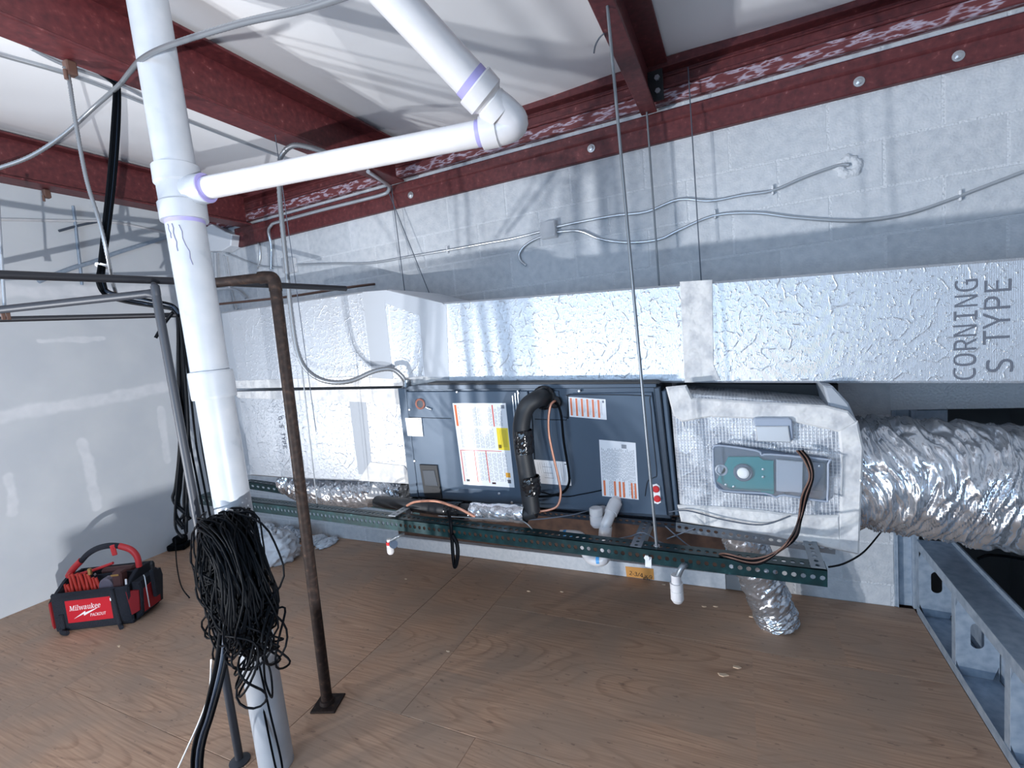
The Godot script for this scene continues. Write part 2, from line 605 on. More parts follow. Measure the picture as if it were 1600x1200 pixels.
func work_light(foot: Vector3, height: float, aim: Vector3, heads: int, energy: float, label: String) -> void:
	var t := thing("work_light", label, "work light", foot)
	var yellow := mat(c8(230, 180, 40), 0.5)
	var black := mat(c8(28, 28, 30), 0.5)
	var glow := mat(c8(240, 244, 250), 0.4)
	glow.emission_enabled = true
	glow.emission = LIGHT_COLOR
	glow.emission_energy_multiplier = 3.0
	var top := foot + Vector3(0, height, 0)
	var dir := (aim - top).normalized()
	var bs := Basis.looking_at(dir, Vector3.UP)
	var pole := MB.new()
	pole.tube([foot + Vector3(0, 0.10, 0), top - bs.z * -0.06], 0.012, 10)
	obj("pole", pole, black, t)
	for k in 3:
		var a := TAU * k / 3.0 + 0.4
		var leg := MB.new()
		leg.tube([foot + Vector3(0, height * 0.45, 0), foot + Vector3(cos(a) * 0.28, 0.008, sin(a) * 0.28)], 0.008, 8)
		obj("leg", leg, black, t)
	if heads > 1:
		var bar := MB.new()
		bar.box(top + bs.z * 0.06, Vector3(0.36, 0.02, 0.02), 0.003, bs)
		obj("crossbar", bar, black, t)
	for k in heads:
		var c := top + bs.x * (0.0 if heads == 1 else (k - 0.5) * 0.30)
		var hd := MB.new()
		hd.box(c + bs.z * 0.035, Vector3(0.20, 0.15, 0.06), 0.01, bs)
		var h := obj("lamp_head", hd, yellow, t)
		var gl := MB.new()
		gl.box(c + bs.z * 0.002, Vector3(0.17, 0.12, 0.006), 0.002, bs)
		obj("led_panel", gl, glow, h)
		# each head throws a broad beam; on the twin stand one is tipped to the ceiling
		var to := dir
		if heads > 1:
			to = (Vector3(1.6, 1.9, -2.7) - c).normalized() if k == 0 else (Vector3(-0.2, 2.7, -0.9) - c).normalized()
		var sp := SpotLight3D.new()
		sp.name = "led_beam"
		sp.light_color = LIGHT_COLOR
		sp.light_energy = energy * (0.7 if heads > 1 and k == 1 else 1.0)
		sp.light_size = 0.012 if heads == 1 else 0.05
		sp.spot_angle = 27.0 if heads == 1 else (37.0 if k == 0 else 44.0)
		sp.spot_angle_attenuation = 0.5 if heads == 1 else 1.0
		sp.spot_range = 14.0
		sp.spot_attenuation = 2.0
		sp.shadow_enabled = true
		sp.transform = Transform3D(Basis.looking_at(to, Vector3.UP), c + dir * 0.06)
		add_child(sp, true)

# ------------------------------------------------------------------ room shell
func slab(called: String, lo: Vector3, hi: Vector3, m: Material, parent: Node = null) -> MeshInstance3D:
	var b := MB.new()
	b.box((lo + hi) * 0.5, hi - lo)
	return obj(called, b, m, parent)

func build_shell() -> void:
	# floor: sub-deck with plywood sheets laid on it
	var deck := slab("floor", Vector3(XL - 0.2, -0.15, -2.9), Vector3(0.84, -0.02, 2.8), M.brown_board)
	struct(deck)
	var r := RandomNumberGenerator.new()
	r.seed = 5
	var n_sheet := 0
	for q in [[XL, -2.93, ZW, -0.26], [XL, -2.93, -0.26, 2.6], [-2.93, -1.652, ZW, -0.98], [-2.93, -1.652, -0.98, 1.46], [-2.93, -1.652, 1.46, 2.6], [-1.652, -1.266, ZW, -1.368], [-1.266, 0.70, ZW, -2.17], [-1.266, 0.70, -2.17, -1.368], [-1.652, -0.925, -1.35, 0.6], [-0.925, 0.70, -1.368, 1.05], [-1.652, -0.925, 0.6, 2.6], [-0.925, 0.70, 1.05, 2.6]]:
		var z0: float = q[2]
		if q[0] == -1.652 and q[1] == -0.925 and q[2] < 0.0:
			z0 = -1.368
		var lo := Vector3(q[0] + 0.0007, -0.02, z0 + 0.0007)
		var hi := Vector3(q[1] - 0.0007, r.randf_range(-0.0005, 0.0005), q[3] - 0.0007)
		var b := MB.new()
		var off := Vector2(r.randf(), r.randf())
		b.box((lo + hi) * 0.5, hi - lo, 0.0012)
		for k in b.v.size():
			b.t[k] = Vector2(b.v[k].x / 2.0, b.v[k].z / 2.0) + off
		obj("plywood_sheet", b, M.plywood[n_sheet % 2], deck)
		n_sheet += 1
	# ceiling: white facing sagging a little between the beams
	var cl := slab("ceiling", Vector3(XL - 0.2, CEIL + 0.06, -2.9), Vector3(2.8, CEIL + 0.2, 2.8), M.drywall)
	struct(cl)
	var f := noise(7, 0.9, FastNoiseLite.TYPE_SIMPLEX_SMOOTH, 2)
	var bays := [[XL, -3.33], [-3.33, -1.91], [-1.91, -0.345], [-0.345, 1.2], [1.2, 2.7]]
	for bay in bays:
		var g := []
		for i in 40:
			var row := []
			var z := lerpf(ZW, 2.7, i / 39.0)
			for j in 24:
				var s := j / 23.0
				var x := lerpf(bay[0], bay[1], s)
				row.append(Vector3(x, CEIL + 0.02 - 0.028 * sin(PI * s) + 0.003 * f.get_noise_2d(x * 1.2, z * 0.7) * sin(PI * s), z))
			g.append(row)
		var b := MB.new()
		b.grid(g)
		obj("insulation_facing", b, M.ceiling, cl)
	# block wall: mortar core with blocks proud of it; opening low on the right
	var wb := slab("wall_back", Vector3(XL - 0.2, -0.15, ZW - 0.2), Vector3(0.625, CEIL + 0.06, ZW - 0.0009), M.mortar)
	struct(wb)
	slab("wall_core", Vector3(0.625, 0.95, ZW - 0.2), Vector3(2.8, CEIL + 0.06, ZW - 0.0009), M.mortar, wb)
	var top := 2.153
	var k := -3
	while true:
		var y1 := top - 0.2047 * k
		var y0 := y1 - 0.2047
		k += 1
		if y1 < 0.0:
			break
		if y0 > CEIL:
			continue
		var x := 0.617 - 0.4064 * 13 + (0.2032 if (k % 2) == 0 else 0.0)
		while x < 2.7:
			var lo := Vector3(maxf(x + 0.005, XL), maxf(y0 + 0.005, 0.0), ZW - 0.03)
			var hi := Vector3(minf(x + 0.4014, 2.7), minf(y1 - 0.005, CEIL + 0.03), ZW)
			x += 0.4064
			if y0 < 0.94:
				hi.x = minf(hi.x, 0.625)
			if hi.x - lo.x < 0.01 or hi.y - lo.y < 0.01:
				continue
			if r.randf() < 0.35:
				hi.z += 0.0008
			var b := MB.new()
			b.box((lo + hi) * 0.5, hi - lo, 0.002)
			obj("block", b, M.block[r.randi() % 3], wb)
	# drywall on the left, with joint compound
	var wl := MB.new()
	var lo := Vector3(XL - 0.16, -0.15, -2.9)
	var hi := Vector3(XL, CEIL + 0.06, 2.8)
	wl.box((lo + hi) * 0.5, hi - lo)
	for i in wl.v.size():
		wl.t[i] = Vector2((2.8 - wl.v[i].z) / 5.7, 1.0 - (wl.v[i].y + 0.15) / 2.92)
	struct(obj("wall_left", wl, drywall_mat()))
	struct(slab("wall_right", Vector3(2.7, -2.65, -7.2), Vector3(2.85, CEIL + 0.06, 2.8), M.drywall))
	struct(slab("wall_front", Vector3(XL - 0.16, -2.65, 2.65), Vector3(2.85, CEIL + 0.06, 2.8), M.drywall))
	# the stair well beyond the low wall and the dark space it leads into
	var well := slab("trim_1", Vector3(0.5, -2.65, -7.2), Vector3(2.85, -2.4, 2.8), M.concrete)
	struct(well)
	slab("well_side", Vector3(0.72, -2.4, -2.9), Vector3(0.84, -0.15, 2.8), M.concrete, well)
	slab("recess_back", Vector3(0.5, -2.4, -7.2), Vector3(2.85, 1.1, -7.05), M.concrete, well)
	slab("recess_side", Vector3(0.5, -2.4, -7.2), Vector3(0.62, 1.1, -2.9), M.concrete, well)
	slab("recess_top", Vector3(0.5, 0.95, -7.2), Vector3(2.85, 1.1, -2.9), M.concrete, well)
	# galvanised track along the foot of the block wall with a brown board above it
	var bd := MB.new()
	bd.prism([Vector3(-2.3, 0.09, ZW + 0.015), Vector3(-0.105, 0.09, ZW + 0.015), Vector3(-0.105, 0.62, ZW + 0.015), Vector3(-2.3, 0.62, ZW + 0.015)], Vector3(0, 0, -0.0148), 0.002)
	struct(obj("trim_2", bd, M.brown_board))
	var st := thing("metal_track", "bright galvanised metal track along the foot of the block wall", "metal track", Vector3(-1.2, 0, ZW + 0.03))
	var a := MB.new()
	a.prism([Vector3(-2.3, 0.002, ZW + 0.045), Vector3(-0.11, 0.002, ZW + 0.045), Vector3(-0.11, 0.088, ZW + 0.045), Vector3(-2.3, 0.082, ZW + 0.045)], Vector3(0, 0, -0.044), 0.002)
	obj("track_face", a, M.galv, st)
	var lip := MB.new()
	lip.box(Vector3(-1.2, 0.0885, ZW + 0.025), Vector3(2.18, 0.004, 0.05), 0.001)
	obj("track_lip", lip, M.galv, st)
	var ext := MB.new()
	ext.box(Vector3(-0.055, 0.05, ZW + 0.03), Vector3(0.105, 0.08, 0.05), 0.002)
	obj("track_end", ext, M.grey_steel, st)
	var tg := MB.new()
	tg.prism(poly_z([[977, 885], [1021, 889], [1022, 906], [979, 901]], ZW + 0.047), Vector3(0, 0, -0.001))
	var card := obj("paper_tag", tg, M.orange)
	tag(card, "orange paper tag with handwriting stuck on the metal track", "tag")
	for row in [[983, 893, "2-3/4 x 9"], [1004, 901, "#6"]]:
		text(row[2], 0.024, PZ(row[0], row[1] + 2, ZW + 0.0482), Basis(Vector3(0, 0, 1), -0.09), M.dark, card, false, "handwriting")

func text(s: String, height: float, at: Vector3, bs: Basis, m: Material, parent: Node, local := false, called := "lettering", depth := 0.0006, font := "Droid Sans") -> MeshInstance3D:
	var tm := TextMesh.new()
	var f := SystemFont.new()
	f.font_names = PackedStringArray([font])
	tm.font = f
	tm.text = s
	tm.font_size = 64
	tm.pixel_size = height / 46.0
	tm.depth = depth
	tm.horizontal_alignment = HORIZONTAL_ALIGNMENT_LEFT
	tm.material = m
	var o := MeshInstance3D.new()
	o.mesh = tm
	o.name = called
	parent.add_child(o, true)
	o.transform = Transform3D(bs, at)
	if not local and parent.get_parent() == self and not parent is MeshInstance3D:
		o.position -= (parent as Node3D).position
	return o

func drywall_mat() -> StandardMaterial3D:
	var w := 1024
	var h := 512
	var im := Image.create(w, h, false, Image.FORMAT_RGB8)
	var f := noise(101, 0.012, FastNoiseLite.TYPE_SIMPLEX_SMOOTH, 4)
	var g := noise(102, 0.03, FastNoiseLite.TYPE_SIMPLEX_SMOOTH, 3)
	var board := c8(196, 200, 205)
	var mud := c8(224, 225, 228)
	var strokes := []    # [z0, y0, z1, y1, half width]
	for s in [[[0, 650], [275, 602], 0.05], [[-200, 690], [0, 650], 0.05], [[128, 690], [152, 790], 0.035], [[12, 745], [20, 800], 0.03], [[250, 640], [262, 720], 0.03], [[60, 533], [160, 528], 0.02], [[0, 455], [262, 455], 0.05]]:
		var a := PX(s[0][0], s[0][1], XL)
		var b := PX(s[1][0], s[1][1], XL)
		strokes.append([a.z, a.y, b.z, b.y, s[2]])
	for y in h:
		for x in w:
			var z := 2.8 - 5.7 * x / w
			var yy := (1.0 - float(y) / h) * 2.92 - 0.15
			var n1 := f.get_noise_2d(x, y)
			var c := board.lerp(c8(205, 208, 211), clampf(0.5 + n1, 0, 1))
			var best := 0.0
			for s in strokes:
				var d := Geometry2D.get_closest_point_to_segment(Vector2(z, yy), Vector2(s[0], s[1]), Vector2(s[2], s[3])).distance_to(Vector2(z, yy))
				best = maxf(best, 1.0 - fade(d + 0.02 * g.get_noise_2d(x, y), s[4] * 0.55, s[4] * 1.1))
			c = c.lerp(mud, best * (0.75 + 0.4 * g.get_noise_2d(x * 1.7, y * 1.7)))
			im.set_pixel(x, y, c)
	var m := mat(Color.WHITE, 0.8)
	m.albedo_texture = ImageTexture.create_from_image(im)
	return m

# ------------------------------------------------------------------ steel
func i_beam_z(x: float, y0: float, y1: float, wb: float, wt: float, z0: float, z1: float, label: String, flange_mat: Material) -> Node3D:
	var t := thing("steel_beam", label, "beam", Vector3(x, y0, (z0 + z1) * 0.5))
	var zc := (z0 + z1) * 0.5
	var zl := z1 - z0
	var b := MB.new()
	b.box(Vector3(x, y0 + 0.006, zc), Vector3(wb, 0.012, zl), 0.003)
	obj("bottom_flange", b, flange_mat, t)
	b = MB.new()
	b.box(Vector3(x, (y0 + y1) * 0.5, zc), Vector3(0.010, y1 - y0 - 0.024, zl), 0.001)
	# fillets where web meets flanges
	for s in [-1.0, 1.0]:
		b.box(Vector3(x + s * 0.009, y0 + 0.016, zc), Vector3(0.010, 0.010, zl), 0.004, Basis(Vector3.BACK, PI / 4))
	obj("web", b, M.red, t)
	b = MB.new()
	b.box(Vector3(x, y1 - 0.006, zc), Vector3(wt, 0.012, zl), 0.003)
	obj("top_flange", b, M.red, t)
	return t

func build_steel() -> void:
	i_beam_z(-0.345, 2.478, 2.705, 0.076, 0.20, -2.60, 2.62, "red narrow ceiling beam from which the long hanger rods hang", M.red)
	var bB := i_beam_z(-1.912, 2.478, 2.70, 0.125, 0.20, -2.60, 2.62, "red deep ceiling beam passing behind the top of the white stack", M.red)
	i_beam_z(-3.34, 2.470, 2.70, 0.12, 0.12, -2.60, 2.62, "red ceiling beam nearest to the white drywall", M.red)
	# clip with bolts where the narrow beam meets the wall beam
	var cl := thing("beam_clip", "dark bolted steel clip at the end of the narrow red beam", "clip", Vector3(-0.27, 2.5, -2.56))
	var b := MB.new()
	b.box(Vector3(-0.30, 2.575, -2.545), Vector3(0.07, 0.14, 0.012), 0.002)
	obj("clip_plate", b, M.dark, cl)
	for y in [2.545, 2.605]:
		b = MB.new()
		b.lathe(Vector3(-0.29, y, -2.538), Vector3(0, 0, 1), [[0, 0.013], [0.012, 0.013], [0.012, 0.0]], 6)
		obj("bolt", b, M.bolt, cl)
	# beam along the wall, four bands of steel
	var t := thing("wall_beam", "red steel beam with flaking paint running along the block wall under the ceiling", "beam", Vector3(-0.5, 2.5, -2.64))
	var x0 := -4.19
	var x1 := 2.69
	var xc := (x0 + x1) * 0.5
	var xl := x1 - x0
	b = MB.new()
	b.box(Vector3(xc, 2.698, -2.645), Vector3(xl, 0.044, 0.09), 0.003)
	obj("top_flange", b, M.red, t)
	b = MB.new()
	b.box(Vector3(xc, 2.638, -2.675), Vector3(xl, 0.080, 0.02), 0.002)
	b.box(Vector3(xc, 2.660, -2.660), Vector3(xl, 0.010, 0.014), 0.003)
	obj("web", b, M.red, t)
	b = MB.new()
	b.box(Vector3(xc, 2.602, -2.664), Vector3(xl, 0.014, 0.05), 0.003)
	obj("middle_ledge", b, M.red, t)
	b = MB.new()
	b.box(Vector3(xc, 2.563, -2.672), Vector3(xl, 0.064, 0.044), 0.004)
	obj("bottom_flange", b, M.red_worn, t)
	# bolted channel below it
	var c := thing("wall_channel", "red steel channel bolted to the block wall, below the flaking wall beam", "channel", Vector3(-0.5, 2.34, -2.66))
	var cx0 := -3.56
	b = MB.new()
	var prof := [Vector2(-2.6985, 2.357), Vector2(-2.672, 2.357), Vector2(-2.667, 2.362), Vector2(-2.667, 2.441), Vector2(-2.660, 2.447), Vector2(-2.655, 2.453), Vector2(-2.655, 2.493), Vector2(-2.660, 2.499), Vector2(-2.6985, 2.499)]
	var pts := []
	for p in prof:
		pts.append(Vector3(cx0, p.y, p.x))
	b.prism(pts, Vector3(x1 - cx0, 0, 0))
	obj("channel_face", b, M.red, c)
	for p in [[642, 305], [924, 232], [1342, 128], [1497, 88]]:
		var q := PZ(p[0], p[1], -2.666)
		b = MB.new()
		b.lathe(q, Vector3(0, 0, 1), [[0, 0.021], [0.004, 0.021], [0.005, 0.012], [0.012, 0.012], [0.014, 0.006], [0.014, 0]], 18)
		obj("bolt", b, M.bolt, c)
	# clamps under the beams for the hanging conduits
	for q in [Vector3(-1.955, 2.452, -0.947), Vector3(-3.36, 2.445, -1.42)]:
		var k := thing("beam_clamp", "small rusty clamp under the red beam holding %s" % ("the loose flexible conduit" if q.x > -3.0 else "a grey hanger strap"), "clamp", q)
		b = MB.new()
		b.box(q, Vector3(0.03, 0.045, 0.03), 0.004)
		obj("clamp_body", b, M.copper_dull, k)
		b = MB.new()
		b.tube([q + Vector3(0.01, -0.015, 0.02), q + Vector3(0.01, -0.045, 0.02)], 0.006, 8)
		obj("clamp_screw", b, M.copper_dull, k)

# ------------------------------------------------------------------ ducts
func band(parent: Node, pts: Array, z: float, proud := 0.002, m: Material = null, called := "tape_band") -> void:
	var b := MB.new()
	b.prism(poly_z(pts, z + proud), Vector3(0, 0, -proud - 0.004), 0.001)
	obj(called, b, m if m else M.tape, parent)

func build_ducts() -> void:
	var depth := Vector3(0, 0, -0.46)
	var t := thing("trunk_duct", "long foil-faced insulated trunk duct above the air handler", "duct", PZ(900, 598, ZD))
	# straight run to the right
	var tl := PZ(690, 473, ZD)
	var bl := PZ(700, 598, ZD)
	var tr := PZ(1600, 402, ZD)
	var br := PZ(1600, 599, ZD)
	tr = tl + (tr - tl) * (2.69 - tl.x) / (tr.x - tl.x)
	br = bl + (br - bl) * (2.69 - bl.x) / (br.x - bl.x)
	var b := MB.new()
	b.prism([tl, tr, br, bl], depth, 0.008)
	obj("straight_section", b, M.foil, t)
	var mt := PZ(606, 452, ZD)
	var mb_ := PZ(618, 600, ZD)
	b = MB.new()
	b.prism([mt, tl, bl, mb_], depth, 0.004)
	obj("tapered_section", b, M.foil, t)
	var lt := PZ(345, 488, ZD)
	var lb := PZ(361, 605, ZD)
	b = MB.new()
	b.prism([lt, PZ(568, 455, ZD), mt, mb_, lb], depth, 0.008)
	obj("left_section", b, M.foil, t)
	band(t, [[566, 456], [604, 453], [601, 474], [615, 600], [582, 600]], ZD)
	band(t, [[603, 453], [690, 473], [697, 478], [655, 493], [601, 473]], ZD, 0.0025)
	band(t, [[655, 491], [697, 476], [702, 598], [664, 598]], ZD)
	band(t, [[1062, 440], [1113, 437], [1115, 570], [1126, 594], [1070, 598]], ZD, 0.002, M.mastic)
	band(t, [[346, 490], [356, 489], [373, 604], [361, 604]], ZD)
	band(t, [[362, 595], [560, 588], [612, 592], [660, 588], [702, 594], [700, 602], [362, 607]], ZD, 0.004, M.mastic)
	# stencilled print on the facing, read from below upwards
	var up := Basis(Vector3(0, 0, 1), PI / 2 - 0.02)
	text("S", 0.062, PZ(1562, 584, ZD + 0.001), up, M.print, t, false, "lettering", 0.0006, "Droid Sans Mono")
	text("TYPE", 0.062, PZ(1557, 540, ZD + 0.001), up, M.print, t, false, "lettering", 0.0006, "Droid Sans Mono")
	text("CORNING", 0.055, PZ(1507, 596, ZD + 0.001), up, M.print, t, false, "lettering", 0.0006, "Droid Sans Mono")
	# lower plenum off the end of the air handler
	var p := thing("supply_plenum", "foil-faced supply plenum at the left end of the air handler", "duct", PZ(500, 745, ZD))
	b = MB.new()
	b.prism(poly_z([[361, 612], [638, 608], [655, 758], [560, 752], [450, 748], [384, 743]], ZD - 0.004), depth, 0.01)
	obj("plenum_body", b, M.foil, p)
	band(p, [[364, 612], [625, 607], [628, 632], [560, 628], [372, 622]], ZD - 0.004, 0.003, M.mastic)
	band(p, [[543, 612], [570, 612], [582, 742], [560, 741]], ZD - 0.004)
	band(p, [[364, 614], [372, 614], [392, 742], [384, 742]], ZD - 0.004)
	band(p, [[578, 722], [632, 728], [648, 757], [560, 751]], ZD - 0.004, 0.005, M.mastic)
	text("G.S TYPE", 0.030, PZ(437, 650, ZD), Basis(Vector3(0, 0, 1), -PI / 2 + 0.03), M.print, p, false, "lettering", 0.0006, "Droid Sans Mono")
	text("75 FVOG", 0.030, PZ(452, 642, ZD), Basis(Vector3(0, 0, 1), -PI / 2 + 0.03), M.print, p, false, "lettering", 0.0006, "Droid Sans Mono")

func flex(path: Array, r: float, seed_: int, amp: float, rings: int, sides := 72, per := 40) -> MB:
	var f := noise(seed_, 1.0, FastNoiseLite.TYPE_SIMPLEX_SMOOTH, 3, FastNoiseLite.FRACTAL_RIDGED)
	var f2 := noise(seed_ + 1, 1.0, FastNoiseLite.TYPE_SIMPLEX_SMOOTH, 2)
	var sm := smooth(path, per)
	var total := 0.0
	var g := []
	var prev := Vector3.ZERO
	for i in sm.size():
		var d: Vector3 = (sm[mini(i + 1, sm.size() - 1)] - sm[maxi(i - 1, 0)]).normalized()
		if i > 0:
			total += (sm[i] as Vector3).distance_to(sm[i - 1])
		var u: Vector3
		if prev == Vector3.ZERO:
			u = (Vector3.UP - d * d.y).normalized() if absf(d.y) < 0.95 else (Vector3.BACK - d * d.z).normalized()
		else:
			u = (prev - d * prev.dot(d)).normalized()
		prev = u
		var w := d.cross(u)
		var row := []
		for k in sides:
			var a := TAU * k / sides
			var q := u * cos(a) + w * sin(a)
			var p := q * r + Vector3(0, 0, 0)
			var s := total * (5.0 / r) + 1.1 * sin(a * 2.0 + total * 9.0)
			var n1 := f.get_noise_3d(s, cos(a) * 1.2 + 3.0, sin(a) * 1.2)
			var n2 := f2.get_noise_3d(total * 7.0, cos(a) * 2.4, sin(a) * 2.4)
			var ring := sin(total * rings * TAU + 1.5 * n2)
			row.append(sm[i] + q * (r * (1.0 + amp * (0.85 * n1 + 0.30 * n2 + 0.22 * ring))))
		g.append(row)
	var b := MB.new()
	b.grid(g, true)
	return b

# crumpled lump: an ellipsoid with folds
func crumple(c: Vector3, s: Vector3, seed_: int, amp: float, bottom := -10.0, freq := 1.6) -> MB:
	var f := noise(seed_, freq, FastNoiseLite.TYPE_SIMPLEX_SMOOTH, 3, FastNoiseLite.FRACTAL_RIDGED)
	var g := []
	for i in 25:
		var th := PI * i / 24.0
		var row := []
		for j in 36:
			var ph := TAU * j / 36.0
			var d := Vector3(sin(th) * cos(ph), cos(th), sin(th) * sin(ph))
			var p := c + d * s * (1.0 + amp * f.get_noise_3dv(d))
			p.y = maxf(p.y, bottom)
			row.append(p)
		g.append(row)
	var b := MB.new()
	b.grid(g, true)
	return b

# ------------------------------------------------------------------ air handler
func label_tex(kind: int) -> StandardMaterial3D:
	var w := 192
	var h := 288
	if kind == 1 or kind == 3:
		w = 256
		h = 144
	var im := Image.create(w, h, false, Image.FORMAT_RGB8)
	im.fill(c8(232, 234, 238))
	var r := RandomNumberGenerator.new()
	r.seed = 300 + kind
	var ink := c8(120, 124, 134)
	var orange := c8(226, 120, 74)
	var red := c8(206, 84, 70)
	if kind == 0:
		for col in 9:                      # upright columns of fine print, three blocks
			for blk in [[12, 78], [86, 156], [168, 270]]:
				if col > 6 and blk[0] == 86:
					continue
				var x := 18 + col * 18
				for k in 3:
					var y: int = blk[0] + r.randi_range(0, 8)
					while y < blk[1]:
						var ln := r.randi_range(6, 18)
						im.fill_rect(Rect2i(x + k * 5, y, 2, mini(ln, blk[1] - y)), ink.lerp(Color.WHITE, 0.35))
						y += ln + 3
		im.fill_rect(Rect2i(5, 6, 8, 74), orange)
		im.fill_rect(Rect2i(142, 6, 4, 74), red)
		im.fill_rect(Rect2i(150, 84, 40, 76), c8(240, 214, 62))
		for k in 6:
			im.fill_rect(Rect2i(162 + k * 4, 90, 1, 60), c8(150, 130, 40))
		im.fill_rect(Rect2i(152, 142, 10, 12), c8(120, 100, 30))
		im.fill_rect(Rect2i(10, 164, 150, 2), red)
		for x in [6, 58, 102]:
			im.fill_rect(Rect2i(x, 164, 3, 112), red)
		im.fill_rect(Rect2i(16, 268, 12, 8), c8(40, 42, 50))
		im.fill_rect(Rect2i(112, 274, 14, 6), c8(60, 40, 40))
		im.fill_rect(Rect2i(166, 238, 16, 16), c8(220, 160, 60))
		im.fill_rect(Rect2i(170, 262, 12, 12), c8(90, 92, 100))
		im.fill_rect(Rect2i(174, 6, 12, 12), c8(130, 134, 144))
	elif kind == 1:
		for k in 6:
			im.fill_rect(Rect2i(10 + int(k * 38.0), 8, 14, 126), orange)
			for j in 3:
				im.fill_rect(Rect2i(28 + k * 38 + j * 5, 14 + r.randi_range(0, 10), 2, r.randi_range(80, 110)), ink.lerp(Color.WHITE, 0.4))
		im.fill_rect(Rect2i(232, 10, 14, 16), ink)
	elif kind == 2:
		for col in 22:
			var y := 34 + r.randi_range(0, 20)
			while y < (190 if col in [2, 3, 9, 10, 12, 13, 15, 16] else 272):
				var ln := r.randi_range(8, 26)
				im.fill_rect(Rect2i(10 + col * 8, y, 2, ln), ink)
				y += ln + 4
		im.fill_rect(Rect2i(118, 14, 26, 20), c8(140, 144, 152))
		for x in [10, 66, 92, 112]:
			im.fill_rect(Rect2i(x, 206, 11, 78), orange)
		for x in [156, 174]:
			im.fill_rect(Rect2i(x, 206, 9, 78), orange)
	elif kind == 3:
		for k in 12:
			im.fill_rect(Rect2i(24 + k * 17, 16, 2, r.randi_range(60, 110)), ink.lerp(Color.WHITE, 0.3))
		for y in [40, 76, 106]:
			im.fill_rect(Rect2i(60, y, 70, 2), ink)
		im.fill_rect(Rect2i(224, 12, 18, 5), c8(60, 64, 72))
		im.fill_rect(Rect2i(236, 124, 8, 8), c8(60, 64, 72))
	else:
		for k in 4:
			im.fill_rect(Rect2i(30 + k * 30, 200, 3, 50), ink.lerp(Color.WHITE, 0.5))
		im.fill_rect(Rect2i(158, 14, 14, 22), c8(90, 96, 106))
	var m := mat(Color.WHITE, 0.4)
	m.albedo_texture = ImageTexture.create_from_image(im)
	return m

func sticker(parent: Node, pts: Array, z: float, m: Material, label: String) -> void:
	var q := poly_z(pts, z + 0.0008)
	var b := MB.new()
	b.quad(q[0], q[1], q[2], q[3], Vector3(0, 0, 1))
	var k := Vector3(0, 0, -0.0008)
	for i in 4:
		var j := (i + 1) % 4
		var e: Vector3 = q[j] - q[i]
		b.quad(q[i], q[j], q[j] + k, q[i] + k, e.cross(Vector3(0, 0, 1)).normalized(), [Vector2(0.01, 0.01), Vector2(0.01, 0.01), Vector2(0.01, 0.01), Vector2(0.01, 0.01)])
	var o := obj("label_sticker", b, m, parent)
	o.set_meta("label", label)

